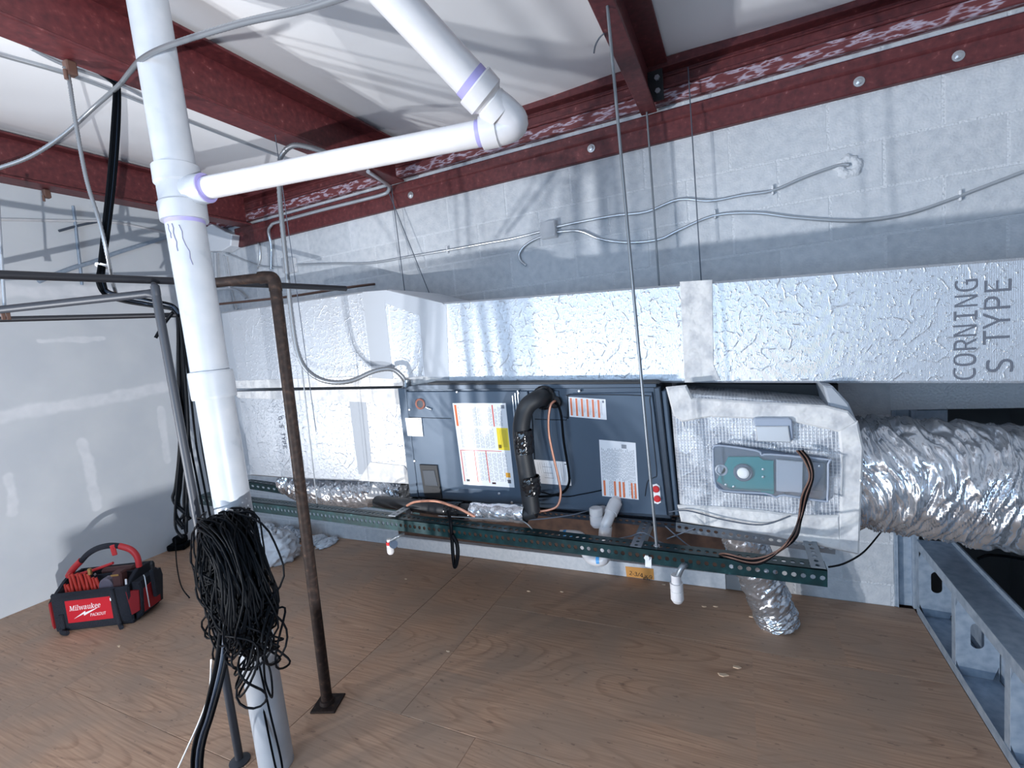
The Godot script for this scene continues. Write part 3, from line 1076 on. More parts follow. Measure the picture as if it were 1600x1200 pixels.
func build_air_handler() -> void:
	var t := thing("air_handler", "dark grey steel air handler lying between the foil plenum and the return box", "air handler", PZ(840, 795, ZA))
	var b := MB.new()
	b.prism(poly_z([[621, 607], [1023, 604], [1049, 812], [640, 777]], ZA), Vector3(0, 0, -0.50), 0.004)
	obj("cabinet", b, M.cabinet_dark, t)
	# front panels
	b = MB.new()
	b.prism(poly_z([[634, 612], [824, 611], [829, 640], [838, 793], [654, 776]], ZA + 0.010), Vector3(0, 0, -0.010), 0.003)
	obj("blower_panel", b, M.cabinet, t)
	b = MB.new()
	b.prism(poly_z([[826, 611], [872, 611], [875, 650], [888, 654], [889, 618], [893, 615], [1019, 613], [1043, 806], [840, 793], [831, 640]], ZA + 0.010), Vector3(0, 0, -0.010), 0.003)
	obj("coil_panel", b, M.cabinet, t)
	b = MB.new()
	b.prism(poly_z([[621, 607], [633, 607], [653, 777], [641, 777]], ZA + 0.014), Vector3(0, 0, -0.014), 0.003)
	obj("corner_flange", b, M.cabinet, t)
	b = MB.new()
	b.prism(poly_z([[1021, 606], [1031, 604], [1053, 806], [1044, 807]], ZA + 0.022), Vector3(0, 0, -0.022), 0.004)
	obj("corner_post", b, M.cabinet_dark, t)
	b = MB.new()
	b.prism(poly_z([[1033, 612], [1041, 610], [1061, 806], [1054, 806]], ZA + 0.012), Vector3(0, 0, -0.10), 0.004)
	obj("corner_post", b, M.cabinet, t)
	b = MB.new()
	b.prism(poly_z([[650, 601], [1026, 599], [1026, 606], [624, 609], [636, 604]], ZA + 0.012), Vector3(0, 0, -0.075), 0.003)
	obj("top_flange", b, M.cabinet_dark, t)
	b = MB.new()
	b.prism(poly_z([[668, 598], [1024, 596.5], [1030, 599.5], [668, 601.5]], ZA + 0.010), Vector3(0, 0, -0.075), 0.001)
	obj("dark_strip", b, M.dark, t)  # near-black strip along the line between cabinet top and duct
	# horizontal seam of the blower panel and the pressed outline of the coil panel
	b = MB.new()
	b.tube([PZ(637, 652, ZA + 0.0105), PZ(705, 654, ZA + 0.0105)], 0.0018, 6)
	obj("pressed_seam", b, M.groove, t)
	b = MB.new()
	b.tube(smooth(path_z([[836, 655, ZA + 0.0105], [878, 656, ZA + 0.0105], [886, 653, ZA + 0.0105], [888, 622, ZA + 0.0105], [894, 617, ZA + 0.0105], [1005, 618, ZA + 0.0105], [1015, 626, ZA + 0.0105], [1020, 680, ZA + 0.0105], [1026, 738, ZA + 0.0105], [1022, 746, ZA + 0.0105], [1012, 752, ZA + 0.0105], [1008, 775, ZA + 0.0105]]), 4), 0.0022, 6)
	obj("pressed_seam", b, M.groove, t)
	# louvres beside the suction line
	for k in 3:
		b = MB.new()
		b.prism(poly_z([[799.5 + k * 4, 618 - k * 4], [801.5 + k * 4, 618 - k * 4], [805.5 + k * 4, 665], [803.5 + k * 4, 665]], ZA + 0.014), Vector3(0, 0, -0.005), 0.001)
		obj("louvre", b, M.emt, t)
	sticker(t, [[707, 630], [790, 630], [804, 762], [724, 757]], ZA + 0.0105, label_tex(0), "large white wiring diagram with red rules and a yellow box")
	sticker(t, [[888, 620], [946, 624], [948, 656], [890, 651]], ZA + 0.0105, label_tex(1), "white notice with orange stripes")
	sticker(t, [[936, 687], [993, 692], [998, 781], [941, 775]], ZA + 0.0105, label_tex(2), "tall white notice with orange stripes at its foot")
	sticker(t, [[834, 718], [888, 722], [893, 759], [841, 755]], ZA + 0.0105, label_tex(3), "white rating plate behind the copper tube")
	sticker(t, [[633, 653], [658, 653], [661, 682], [637, 681]], ZA + 0.0145, label_tex(4), "small white sticker")
	# knock-out with its ring and a small pin
	var c := PZ(657, 631, ZA + 0.0105)
	b = MB.new()
	b.lathe(c, Vector3(0, 0, 1), [[0, 0.027], [0.006, 0.027], [0.009, 0.024], [0.006, 0.019], [0.003, 0.018], [0.003, 0.0]], 24)
	var ring := obj("knockout_ring", b, M.rust_ring, t)
	b = MB.new()
	b.lathe(c + Vector3(0, 0, 0.003), Vector3(0, 0, 1), [[0, 0.018], [0.001, 0.018], [0.001, 0]], 24)
	obj("knockout_cap", b, M.groove, ring)
	b = MB.new()
	b.tube([PZ(665, 636, ZA + 0.016), PZ(674, 640, ZA + 0.016)], 0.004, 8)
	obj("pin", b, M.emt, t)
	# service switch plate
	b = MB.new()
	b.prism(poly_z([[655, 726], [682, 727], [690, 779], [663, 776]], ZA + 0.020), Vector3(0, 0, -0.012), 0.002)
	var plate := obj("switch_frame", b, M.dark, t)
	b = MB.new()
	b.prism(poly_z([[660, 735], [678, 735], [684, 760], [664, 759]], ZA + 0.023), Vector3(0, 0, -0.006), 0.001)
	obj("switch_cover", b, M.groove, plate)
	# two red tags in a light bezel
	b = MB.new()
	b.prism(poly_z([[1018, 758], [1026, 756], [1031, 760], [1033, 785], [1028, 788], [1021, 786]], ZA + 0.014), Vector3(0, 0, -0.004), 0.001)
	var bez := obj("breaker_bezel", b, M.white_plastic, t)
	for q in [[1025, 764], [1027, 779]]:
		b = MB.new()
		b.lathe(PZ(q[0], q[1], ZA + 0.014), Vector3(0, 0, 1), [[0, 0.0135], [0.005, 0.0135], [0.007, 0.010], [0.007, 0.0]], 16)
		obj("breaker_button", b, M.red_plastic, bez)
	for q in [[714, 612.5], [810, 614], [905, 611], [640, 640], [648, 720], [800, 785], [940, 800], [780, 771]]:
		b = MB.new()
		b.lathe(PZ(q[0], q[1], ZA + 0.0105), Vector3(0, 0, 1), [[0, 0.006], [0.003, 0.006], [0.004, 0.004], [0.004, 0]], 8)
		obj("screw", b, M.bolt, t)

# ------------------------------------------------------------------ return box, big flexible duct
func build_return_box() -> void:
	var zb := ZA + 0.03
	var t := thing("return_box", "square foil-faced return box with a thick white mastic border", "duct box", PZ(1200, 840, zb))
	var outer := [[1046, 612], [1078, 616], [1160, 622], [1290, 634], [1325, 642], [1340, 658], [1348, 700], [1342, 866], [1200, 838], [1064, 816]]
	var b := MB.new()
	b.prism(poly_z(outer, zb), Vector3(0, 0, -0.46), 0.012)
	obj("box_body", b, M.foil_grid, t)
	# mastic laid round the edge in four runs
	var runs := [
		[[1040, 605], [1072, 602], [1082, 622], [1180, 628], [1290, 634], [1326, 643], [1341, 660], [1312, 676], [1296, 672], [1250, 662], [1180, 655], [1110, 652], [1066, 660], [1052, 650]],
		[[1310, 672], [1341, 658], [1350, 700], [1343, 868], [1308, 860], [1312, 800], [1316, 730]],
		[[1058, 790], [1120, 792], [1190, 798], [1250, 806], [1312, 806], [1316, 862], [1200, 838], [1064, 816]]]
	for i in runs.size():
		b = MB.new()
		b.prism(poly_z(runs[i], zb + 0.008 + 0.001 * i), Vector3(0, 0, -0.014), 0.006)
		obj("mastic_run", b, M.mastic, t)
	b = MB.new()
	b.prism(poly_z([[1286, 602], [1302, 604], [1326, 630], [1340, 660], [1296, 640], [1292, 622]], zb - 0.02), Vector3(0, 0, -0.20), 0.006)
	obj("mastic_web", b, M.tape, t)
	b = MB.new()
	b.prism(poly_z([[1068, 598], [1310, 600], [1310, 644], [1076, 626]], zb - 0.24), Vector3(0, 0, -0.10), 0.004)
	obj("dark_sheet", b, M.dark, t)  # near-black sheet set across the gap between box and trunk duct
	# bent bright plate above the detector
	var pl := thing("metal_cover", "small shiny bent metal cover above the smoke detector", "metal cover", PZ(1209, 692, zb))
	b = MB.new()
	b.prism(poly_z([[1180, 666], [1232, 666], [1236, 692], [1183, 690]], zb + 0.032), Vector3(0, 0, -0.026), 0.003)
	obj("cover_face", b, M.chrome, pl)
	b = MB.new()
	b.prism(poly_z([[1177, 655], [1180, 653], [1233, 653], [1238, 656], [1240, 684], [1236, 690], [1232, 667], [1180, 667]], zb + 0.024), Vector3(0, 0, -0.020), 0.004)
	obj("cover_hood", b, M.slate_light, pl)
	# duct smoke detector: clear cover over green and grey boards
	var d := thing("smoke_detector", "clear-cased duct smoke detector with a green board on the return box", "smoke detector", PZ(1205, 778, zb))
	var body := [[1112, 700], [1122, 694], [1215, 706], [1228, 709], [1292, 716], [1297, 722], [1295, 780], [1288, 786], [1225, 776], [1212, 777], [1130, 770], [1115, 756]]
	b = MB.new()
	b.prism(poly_z(body, zb + 0.020), Vector3(0, 0, -0.018), 0.004)
	obj("back_case", b, M.slate, d)
	b = MB.new()
	b.prism(poly_z([[1138, 714], [1186, 714], [1193, 719], [1209, 720], [1210, 772], [1196, 774], [1188, 768], [1140, 764], [1120, 752]], zb + 0.030), Vector3(0, 0, -0.010), 0.002)
	obj("green_board", b, M.pcb, d)
	b = MB.new()
	b.prism(poly_z([[1213, 718], [1255, 722], [1254, 771], [1213, 768]], zb + 0.032), Vector3(0, 0, -0.012), 0.002)
	obj("grey_module", b, M.slate_light, d)
	b = MB.new()
	b.prism(poly_z([[1262, 722], [1290, 724], [1288, 768], [1260, 766]], zb + 0.034), Vector3(0, 0, -0.014), 0.003)
	obj("terminal_block", b, M.slate, d)
	b = MB.new()
	b.lathe(PZ(1161, 738, zb + 0.030), Vector3(0, 0, 1), [[0, 0.032], [0.008, 0.031], [0.012, 0.026], [0.010, 0.022], [0.010, 0.0]], 28)
	var head := obj("sensor_head", b, M.slate, d)
	b = MB.new()
	b.lathe(PZ(1161, 738, zb + 0.036), Vector3(0, 0, 1), [[0, 0.020], [0.012, 0.019], [0.016, 0.013], [0.017, 0.0]], 24)
	obj("sensor_cap", b, M.white_plastic, head)
	b = MB.new()
	b.lathe(PZ(1127, 734, zb + 0.026), Vector3(0, 0, 1), [[0, 0.021], [0.006, 0.021], [0.008, 0.016], [0.004, 0.014], [0.004, 0.0]], 24)
	obj("tube_port", b, M.slate_light, d)
	for q in [[1134, 757], [1146, 760], [1192, 733], [1192, 745], [1280, 728]]:
		b = MB.new()
		b.lathe(PZ(q[0], q[1], zb + 0.031), Vector3(0, 0, 1), [[0, 0.004], [0.004, 0.004], [0.005, 0.0]], 10)
		obj("screw", b, M.bolt, d)
	b = MB.new()
	b.prism(poly_z([[1114, 701], [1123, 697], [1180, 704], [1190, 711], [1204, 710], [1292, 719], [1294, 725], [1292, 777], [1286, 782], [1226, 773], [1212, 776], [1196, 770], [1132, 766], [1118, 753]], zb + 0.058), Vector3(0, 0, -0.004), 0.003)
	obj("clear_cover", b, M.clear, d)
	b = MB.new()
	b.tube(smooth(path_z([[1114, 701, zb + 0.056], [1123, 696, zb + 0.056], [1182, 704, zb + 0.056], [1190, 711, zb + 0.056], [1204, 710, zb + 0.056], [1292, 718, zb + 0.056], [1294, 725, zb + 0.056], [1293, 777, zb + 0.056], [1286, 783, zb + 0.056], [1226, 774, zb + 0.056], [1212, 777, zb + 0.056], [1196, 771, zb + 0.056], [1132, 767, zb + 0.056], [1117, 753, zb + 0.056], [1114, 702, zb + 0.056]]), 3), 0.0035, 8)
	obj("cover_rim", b, M.slate_light, d)
	# brown wires from the detector down to the angle
	var w := thing("detector_wires", "twisted brown wires running from the smoke detector down to the green angle", "wires", PZ(1230, 870, zb))
	for k in 4:
		var dx := k * 3.0 - 5.0
		b = MB.new()
		b.tube(smooth(path_z([[1250 + dx, 704, zb + 0.05], [1262 + dx, 720, zb + 0.075], [1268 + dx * 0.6, 745, zb + 0.08], [1258 + dx, 775, zb + 0.07], [1250 + dx * 0.5, 812, zb + 0.06], [1240 + dx, 840, ZS + 0.02], [1215 + dx * 0.4, 862, ZS + 0.03], [1180 + dx, 878 + dx, ZS + 0.03], [1140 + dx, 870 + dx, ZS + 0.02], [1124, 866, ZS - 0.02]]), 6), 0.0032, 6)
		obj("wire", b, M.copper_dull if k % 2 == 0 else M.cable, w)
	# large silver flexible duct
	var fd := thing("flexible_duct", "large crinkled silver flexible duct leaving the right side of the return box", "flexible duct", PZ(1480, 830, -2.06))
	obj("duct_sleeve", flex([PZ(1322, 736, -2.07), PZ(1400, 741, -2.06), PZ(1500, 752, -2.05), PZ(1620, 766, -2.04), Vector3(1.5, 0.80, -2.02), Vector3(2.68, 0.80, -2.0)], 0.195, 131, 0.10, 14, 110, 46), M.flex, fd)
	# small one going down to the floor
	var f2 := thing("flexible_duct", "small silver flexible duct running down behind the green angle to the floor", "flexible duct", PY(1205, 960, 0.0))
	obj("duct_sleeve", flex([PZ(1130, 760, -2.28), PZ(1160, 835, -2.34), PZ(1182, 890, -2.38), PZ(1206, 945, -2.40), PZ(1216, 975, -2.40)], 0.088, 141, 0.13, 12, 60, 26), M.flex, f2)
	# and one under the plenum
	var f3 := thing("flexible_duct", "crumpled silver flexible duct hanging under the supply plenum", "flexible duct", PZ(540, 780, -2.1))
	obj("duct_sleeve", flex([PZ(452, 748, -2.12), PZ(480, 762, -2.10), PZ(540, 768, -2.08), PZ(600, 764, -2.06), PZ(640, 770, -2.05)], 0.085, 151, 0.20, 10, 54, 26), M.flex, f3)

# ------------------------------------------------------------------ hangers and angles
func angle(called: String, label: String, a: Vector3, b_: Vector3, front_h: float, top_w: float, m: Material, group := "", pitch := 0.0254) -> Node3D:
	# a is the left end of the ridge, b the right end; flange hangs down in front, top goes back
	var u := (b_ - a).normalized()
	var back := Vector3.UP.cross(u).normalized()
	if back.z > 0.0:
		back = -back
	var down := -Vector3.UP
	down = (down - u * down.dot(u)).normalized()
	var ln := a.distance_to(b_)
	var t := thing(called, label, "steel angle", a.lerp(b_, 0.5) + down * front_h, group)
	var mb := MB.new()
	mb.perforated(a, u, down, -back, ln, front_h, 0.003, pitch, pitch * 0.30, front_h * 0.15)
	obj("front_flange", mb, m, t)
	mb = MB.new()
	mb.perforated(a, u, back, -down, ln, top_w, 0.003, pitch, pitch * 0.30, top_w * 0.15)
	obj("top_flange", mb, m, t)
	return t

func build_supports() -> void:
	angle("perforated_angle", "long green perforated steel angle hanging in front of the air handler", PZ(310, 774, ZS), PZ(1293, 891, ZS), 0.055, 0.062, M.green_steel)
	angle("perforated_angle", "green perforated steel angle behind, under the supply plenum", PZ(382, 752, -2.10), PZ(655, 791, -2.10), 0.05, 0.05, M.green_steel, "", 0.05)
	angle("perforated_angle", "dark perforated steel angle under the front edge of the air handler", PZ(641, 779, ZA + 0.012), PZ(1056, 815, ZA + 0.012), 0.028, 0.05, M.groove)
	angle("perforated_angle", "grey perforated steel angle under the return box", PZ(1056, 815, ZA + 0.035), PZ(1306, 849, ZA + 0.035), 0.040, 0.05, M.grey_steel)
	# cross pieces resting on the long angle
	for q in [[993, 857, "grey perforated cross piece between the hanger rod and the air handler"], [1279, 890, "grey perforated cross piece at the end of the long green angle"], [612, 808, "grey perforated cross piece under the left end of the air handler"]]:
		var p := PZ(q[0], q[1], ZS - 0.002)
		var a := Vector3(p.x, p.y + 0.006, ZS - 0.004)
		var t := thing("cross_angle", q[2], "steel angle", a)
		var b := MB.new()
		b.perforated(a + Vector3(-0.02, 0, 0), Vector3(0, 0, -1), Vector3(1, 0, 0), Vector3(0, 1, 0), 0.70, 0.04, 0.003, 0.03, 0.009, 0.007)
		obj("top_flange", b, M.grey_steel, t)
		b = MB.new()
		b.box(a + Vector3(0.018, -0.018, -0.385), Vector3(0.003, 0.03, 0.62), 0.001)
		obj("side_flange", b, M.grey_steel, t)
	# threaded rods
	for q in [[Vector3(-0.334, 2.478, -1.69), PZ(1026, 853, -1.69), "long bright hanger rod from the narrow red beam down to the green angle", 0.0055, M.rod],
			[Vector3(-0.352, 2.478, -2.57), Vector3(-0.335, 0.62, -2.57), "long hanger rod from the wall end of the narrow red beam, behind the duct", 0.005, M.rod],
			[PZ(1075, 105, -2.59), PZ(1094, 372, -2.59) + Vector3(0, -1.0, 0), "thin dark hanger wire to the right of the narrow red beam", 0.003, M.wire_thin],
			[PZ(608, 262, -2.64), PZ(632, 450, -2.64) + Vector3(0, -0.10, 0), "thin straight hanger wire behind the tapered duct", 0.003, M.wire_thin],
			[PZ(604, 292, -2.64), PZ(664, 450, -2.64) + Vector3(0.05, -0.10, 0), "thin slanting hanger wire crossing the straight one behind the tapered duct", 0.003, M.wire_thin],
			[PZ(430, 210, -1.70), PZ(436, 250, -1.70) + Vector3(0.01, -1.3, 0), "thin hanger wire beside the looped conduit", 0.002, M.wire_thin],
			[PZ(470, 560, -1.72), PZ(497, 800, -1.72), "thin grey wire hanging in front of the supply plenum", 0.003, M.rod]]:
		var b := MB.new()
		b.tube([q[0], q[1]], q[3], 8)
		tag(obj("hanger_rod", b, q[4]), q[2], "rod")
	# rod nuts on the angle
	var nut := MB.new()
	var np := PZ(1026, 853, -1.69)
	nut.lathe(np + Vector3(0, -0.006, 0), Vector3.UP, [[0, 0.0], [0, 0.011], [0.010, 0.011], [0.010, 0.0]], 6)
	tag(obj("rod_nut", nut, M.bolt), "steel nut at the foot of the long hanger rod", "nut")
	# bracket and bolt on the angle face
	var br := MB.new()
	br.prism(poly_z([[1008, 870], [1018, 871], [1018, 888], [1008, 886]], ZS + 0.004), Vector3(0, 0, -0.003), 0.001)
	br.lathe(PZ(1011, 871, ZS + 0.003), Vector3(0, 0, 1), [[0, 0.010], [0.006, 0.010], [0.006, 0]], 6)
	tag(obj("angle_clip", br, M.galv), "small bright clip bolted to the long green angle above the orange tag", "clip")
	# velcro strap
	var s := MB.new()
	s.tube(smooth(path_z([[700, 800, ZS - 0.03], [704, 815, ZS + 0.012], [706, 840, ZS + 0.012], [708, 870, ZS + 0.016], [711, 886, ZS + 0.018], [715, 870, ZS + 0.030], [714, 850, ZS + 0.022], [707, 836, ZS + 0.020]]), 5), 0.0085, 6)
	tag(obj("strap", s, M.cable), "black strap looped over the long green angle", "strap")

# ------------------------------------------------------------------ refrigerant and drain lines
func build_lines() -> void:
	var t := thing("suction_line", "thick black foam-insulated suction line curving down the front of the air handler", "pipe", PZ(831, 800, ZA + 0.1))
	var pth := smooth(path_z([[851, 621, ZA + 0.0], [848, 621, ZA + 0.03], [838, 624, ZA + 0.085], [823, 636, ZA + 0.11], [815, 662, ZA + 0.115], [816, 695, ZA + 0.115], [823, 740, ZA + 0.115], [831, 800, ZA + 0.12]]), 8)
	var b := MB.new()
	b.tube(pth, 0.036, 20)
	obj("foam_sleeve", b, M.black_foam, t)
	for seg in [[[817, 672], [820, 708]], [[828, 744], [831, 772]]]:
		b = crumple_tube([PZ(seg[0][0], seg[0][1], ZA + 0.115), PZ(seg[1][0], seg[1][1], ZA + 0.117)], 0.038, 161)
		obj("tape_wrap", b, M.black_tape, t)
	b = MB.new()
	b.lathe(PZ(851, 621, ZA + 0.010), Vector3(0, 0, 1), [[0, 0.052], [0.014, 0.052], [0.02, 0.045], [0.02, 0.03]], 24)
	obj("grommet", b, M.black_tape, t)
	# copper tube and black cable from the small port
	var cu := thing("copper_tube", "bare copper liquid tube looping from the air handler port", "pipe", PZ(860, 798, ZA + 0.08))
	b = MB.new()
	b.tube(smooth(path_z([[868, 628, ZA + 0.01], [866, 627, ZA + 0.04], [860, 634, ZA + 0.06], [857, 655, ZA + 0.065], [858, 680, ZA + 0.065], [864, 710, ZA + 0.065], [872, 745, ZA + 0.065], [876, 770, ZA + 0.07], [871, 790, ZA + 0.08], [856, 797, ZA + 0.09], [838, 799, ZA + 0.10]]), 7), 0.0052, 10)
	obj("tube", b, M.copper, cu)
	b = MB.new()
	b.lathe(PZ(868, 628, ZA + 0.010), Vector3(0, 0, 1), [[0, 0.026], [0.012, 0.026], [0.016, 0.02], [0.016, 0.0]], 20)
	obj("port_grommet", b, M.dark, cu)
	b = MB.new()
	b.tube(smooth(path_z([[866, 628, ZA + 0.02], [872, 634, ZA + 0.05], [877, 650, ZA + 0.055], [881, 690, ZA + 0.055], [889, 740, ZA + 0.05], [888, 758, ZA + 0.05], [878, 770, ZA + 0.05], [858, 775, ZA + 0.055], [838, 776, ZA + 0.06]]), 6), 0.0055, 8)
	tag(obj("control_cable", b, M.cable), "black control cable looping beside the copper tube on the air handler", "cable")
	b = MB.new()
	b.tube(smooth(path_z([[840, 768, ZA + 0.02], [880, 776, ZA + 0.016], [910, 772, ZA + 0.014], [940, 766, ZA + 0.014]]), 6), 0.0022, 6)
	tag(obj("thin_wire", b, M.cable), "thin dark wire along the foot of the air handler panel", "wire")
	# line set running left below the cabinet
	var ls := thing("line_set", "black insulated line set with foil wrapping running under the air handler", "pipe", PZ(740, 815, ZA + 0.14))
	b = MB.new()
	b.tube(smooth(path_z([[836, 798, ZA + 0.12], [815, 803, ZA + 0.13], [770, 801, ZA + 0.13], [730, 798, ZA + 0.13], [690, 795, ZA + 0.12], [650, 790, ZA + 0.10], [622, 787, ZA + 0.06], [590, 784, ZA - 0.02]]), 6), 0.031, 16)
	obj("foam_sleeve", b, M.black_foam, ls)
	b = crumple_tube(path_z([[822, 803, ZA + 0.13], [770, 801, ZA + 0.13], [738, 799, ZA + 0.13]]), 0.037, 165)
	obj("foil_wrap", b, M.flex, ls)
	b = crumple_tube(path_z([[722, 798, ZA + 0.13], [700, 797, ZA + 0.125]]), 0.036, 166)
	obj("tape_wrap", b, M.black_tape, ls)
	b = MB.new()
	b.tube(smooth(path_z([[636, 790, ZA + 0.15], [650, 784, ZA + 0.16], [680, 783, ZA + 0.17], [705, 790, ZA + 0.18], [722, 797, ZA + 0.185], [742, 808, ZA + 0.17]]), 6), 0.006, 8)
	obj("copper_tube", b, M.copper, ls)
	b = MB.new()
	b.tube(smooth(path_z([[685, 806, ZA + 0.17], [720, 808, ZA + 0.18], [760, 810, ZA + 0.17], [800, 812, ZA + 0.16], [820, 816, ZS - 0.04], [836, 832, ZS - 0.06]]), 6), 0.0028, 6)
	tag(obj("thin_wire", b, M.rod), "thin grey wire drooping below the foil-wrapped line set", "wire")
	b = MB.new()
	b.tube(smooth(path_z([[700, 812, ZA + 0.16], [760, 812, ZA + 0.15], [830, 812, ZA + 0.14], [890, 805, ZA + 0.10], [925, 796, ZA + 0.05]]), 6), 0.0028, 6)
	tag(obj("thin_wire", b, M.wire_thin), "thin grey wire running from the line set to the white drain", "wire")
	for q in [[[[962, 842], [985, 838], [1005, 832], [1030, 846], [1062, 860], [1095, 866]], "thin wire crossing the cross piece above the green angle"], [[[1040, 822], [1060, 840], [1080, 855], [1103, 863]], "thin stiff wire sloping down under the return box"], [[[1042, 842], [1060, 835], [1085, 825]], "thin stiff wire sloping up under the return box"], [[[1045, 800], [1075, 798], [1130, 812], [1190, 820], [1235, 806]], "thin grey wire along the foot of the return box"]]:
		var pz := []
		for p in q[0]:
			pz.append(PZ(p[0], p[1], ZS - 0.10 if p[1] > 815 and q[0][0][1] != 800 else ZA + 0.06))
		b = MB.new()
		b.tube(smooth(pz, 6), 0.0026, 6)
		tag(obj("thin_wire", b, M.wire_thin), q[1], "wire")
	b = MB.new()
	b.tube(smooth([PZ(1295, 886, ZS - 0.04), PZ(1320, 880, ZS - 0.10), PZ(1350, 862, -1.95), PZ(1376, 832, -2.2)], 8), 0.003, 6)
	tag(obj("thin_wire", b, M.cable), "thin black wire bowing from the green angle up to the big flexible duct", "wire")
	# condensate drains
	var d1 := thing("drain_fitting", "short white PVC drain tee with a capped foot below the air handler", "drain fitting", PZ(931, 822, ZA + 0.06))
	b = MB.new()
	b.tube([PZ(945, 797, ZA), PZ(934, 799, ZA + 0.07)], 0.020, 16)
	obj("stub", b, M.pvc, d1)
	var c0 := PZ(931, 793, ZA + 0.075)
	var c1 := PZ(933, 823, ZA + 0.075)
	b = MB.new()
	var hh := c0.distance_to(c1)
	b.lathe(c0, c1 - c0, [[0, 0.0], [0, 0.022], [0.004, 0.027], [hh * 0.34, 0.027], [hh * 0.36, 0.0245], [hh * 0.42, 0.0245], [hh * 0.44, 0.027], [hh * 0.85, 0.026], [hh, 0.018], [hh, 0.0]], 22)
	obj("tee_body", b, M.pvc, d1)
	var d2 := thing("drain_pipe", "white PVC drain pipe sloping down from the air handler past the green angle", "drain pipe", PZ(945, 875, ZS - 0.12))
	b = MB.new()
	b.tube(smooth(path_z([[964, 780, ZA], [957, 794, ZA + 0.05], [951, 810, ZA + 0.075], [945, 826, ZA + 0.085], [945, 845, ZA + 0.09], [946, 874, ZA + 0.09]]), 6), 0.0215, 18)
	obj("pipe", b, M.pvc, d2)
	b = MB.new()
	b.tube(path_z([[962, 785, ZA + 0.02], [954, 802, ZA + 0.065]]), 0.027, 18)
	obj("coupling", b, M.pvc, d2)
	b = MB.new()
	b.tube(path_z([[946.5, 822, ZA + 0.083], [945, 838, ZA + 0.089]]), 0.0255, 18)
	obj("coupling", b, M.pvc, d2)
	b = MB.new()
	b.tube(smooth(path_z([[946, 868, ZA + 0.09], [942, 875, ZA + 0.10], [930, 876, ZA + 0.10], [918, 868, ZA + 0.10], [912, 848, ZA + 0.10], [904, 838, ZA + 0.10], [876, 836, ZA + 0.10]]), 6), 0.0215, 18)
	obj("trap_bend", b, M.pvc, d2)
	for q in [[936, 875.5], [884, 836.5], [896, 837.5]]:
		b = MB.new()
		b.tube(path_z([[q[0] - 2.5, q[1], ZA + 0.10], [q[0] + 2.5, q[1], ZA + 0.10]]), 0.0225, 18)
		obj("blue_ring", b, M.blue_pvc, d2)
	for q in [[1056, 898, 942, "white PVC float switch hanging below the right part of the green angle", 1.0, 1066, 886], [608, 842, 866, "small white float switch hanging below the left part of the green angle", 0.72, 622, 838]]:
		var z := ZS + 0.02
		var a := PZ(q[0], q[1], z)
		var e := PZ(q[0], q[2], z)
		e = Vector3(a.x, e.y, a.z)
		var t2 := thing("float_switch", q[3], "float switch", e)
		b = MB.new()
		var hl := a.y - e.y
		var rr: float = 0.0215 * q[4]
		b.lathe(a, Vector3.DOWN, [[0, 0], [0, rr * 0.75], [hl * 0.28, rr * 0.75], [hl * 0.28, rr], [hl * 0.50, rr], [hl * 0.51, rr * 0.92], [hl * 0.54, rr * 0.92], [hl * 0.55, rr], [hl * 0.85, rr], [hl * 0.96, rr * 0.7], [hl, 0.0]], 24)
		obj("float_tube", b, M.pvc, t2)
		b = MB.new()
		b.tube(smooth([a + Vector3(0.004, -0.01, 0), PZ(q[5], q[6], z), PZ(q[5] + 8, q[6] - 4, ZS - 0.02)], 5), 0.010 * q[4], 10)
		obj("bracket_arm", b, M.grey_steel, t2)
		if q[4] < 1.0:
			b = MB.new()
			b.lathe(a + Vector3(0.022, -0.02, 0.004), Vector3(1, 0, 0.4), [[0, 0.0], [0, 0.018], [0.012, 0.018], [0.012, 0]], 18)
			obj("switch_knob", b, M.slate, t2)
			b = MB.new()
			b.lathe(a + Vector3(0, -0.012, 0), Vector3.DOWN, [[0, rr * 1.02], [0.014, rr * 1.02]], 20)
			obj("red_ring", b, M.red_plastic, t2)

func crumple_tube(path: Array, r: float, seed_: int) -> MB:
	return flex(path, r, seed_, 0.16, 9, 28, 14)

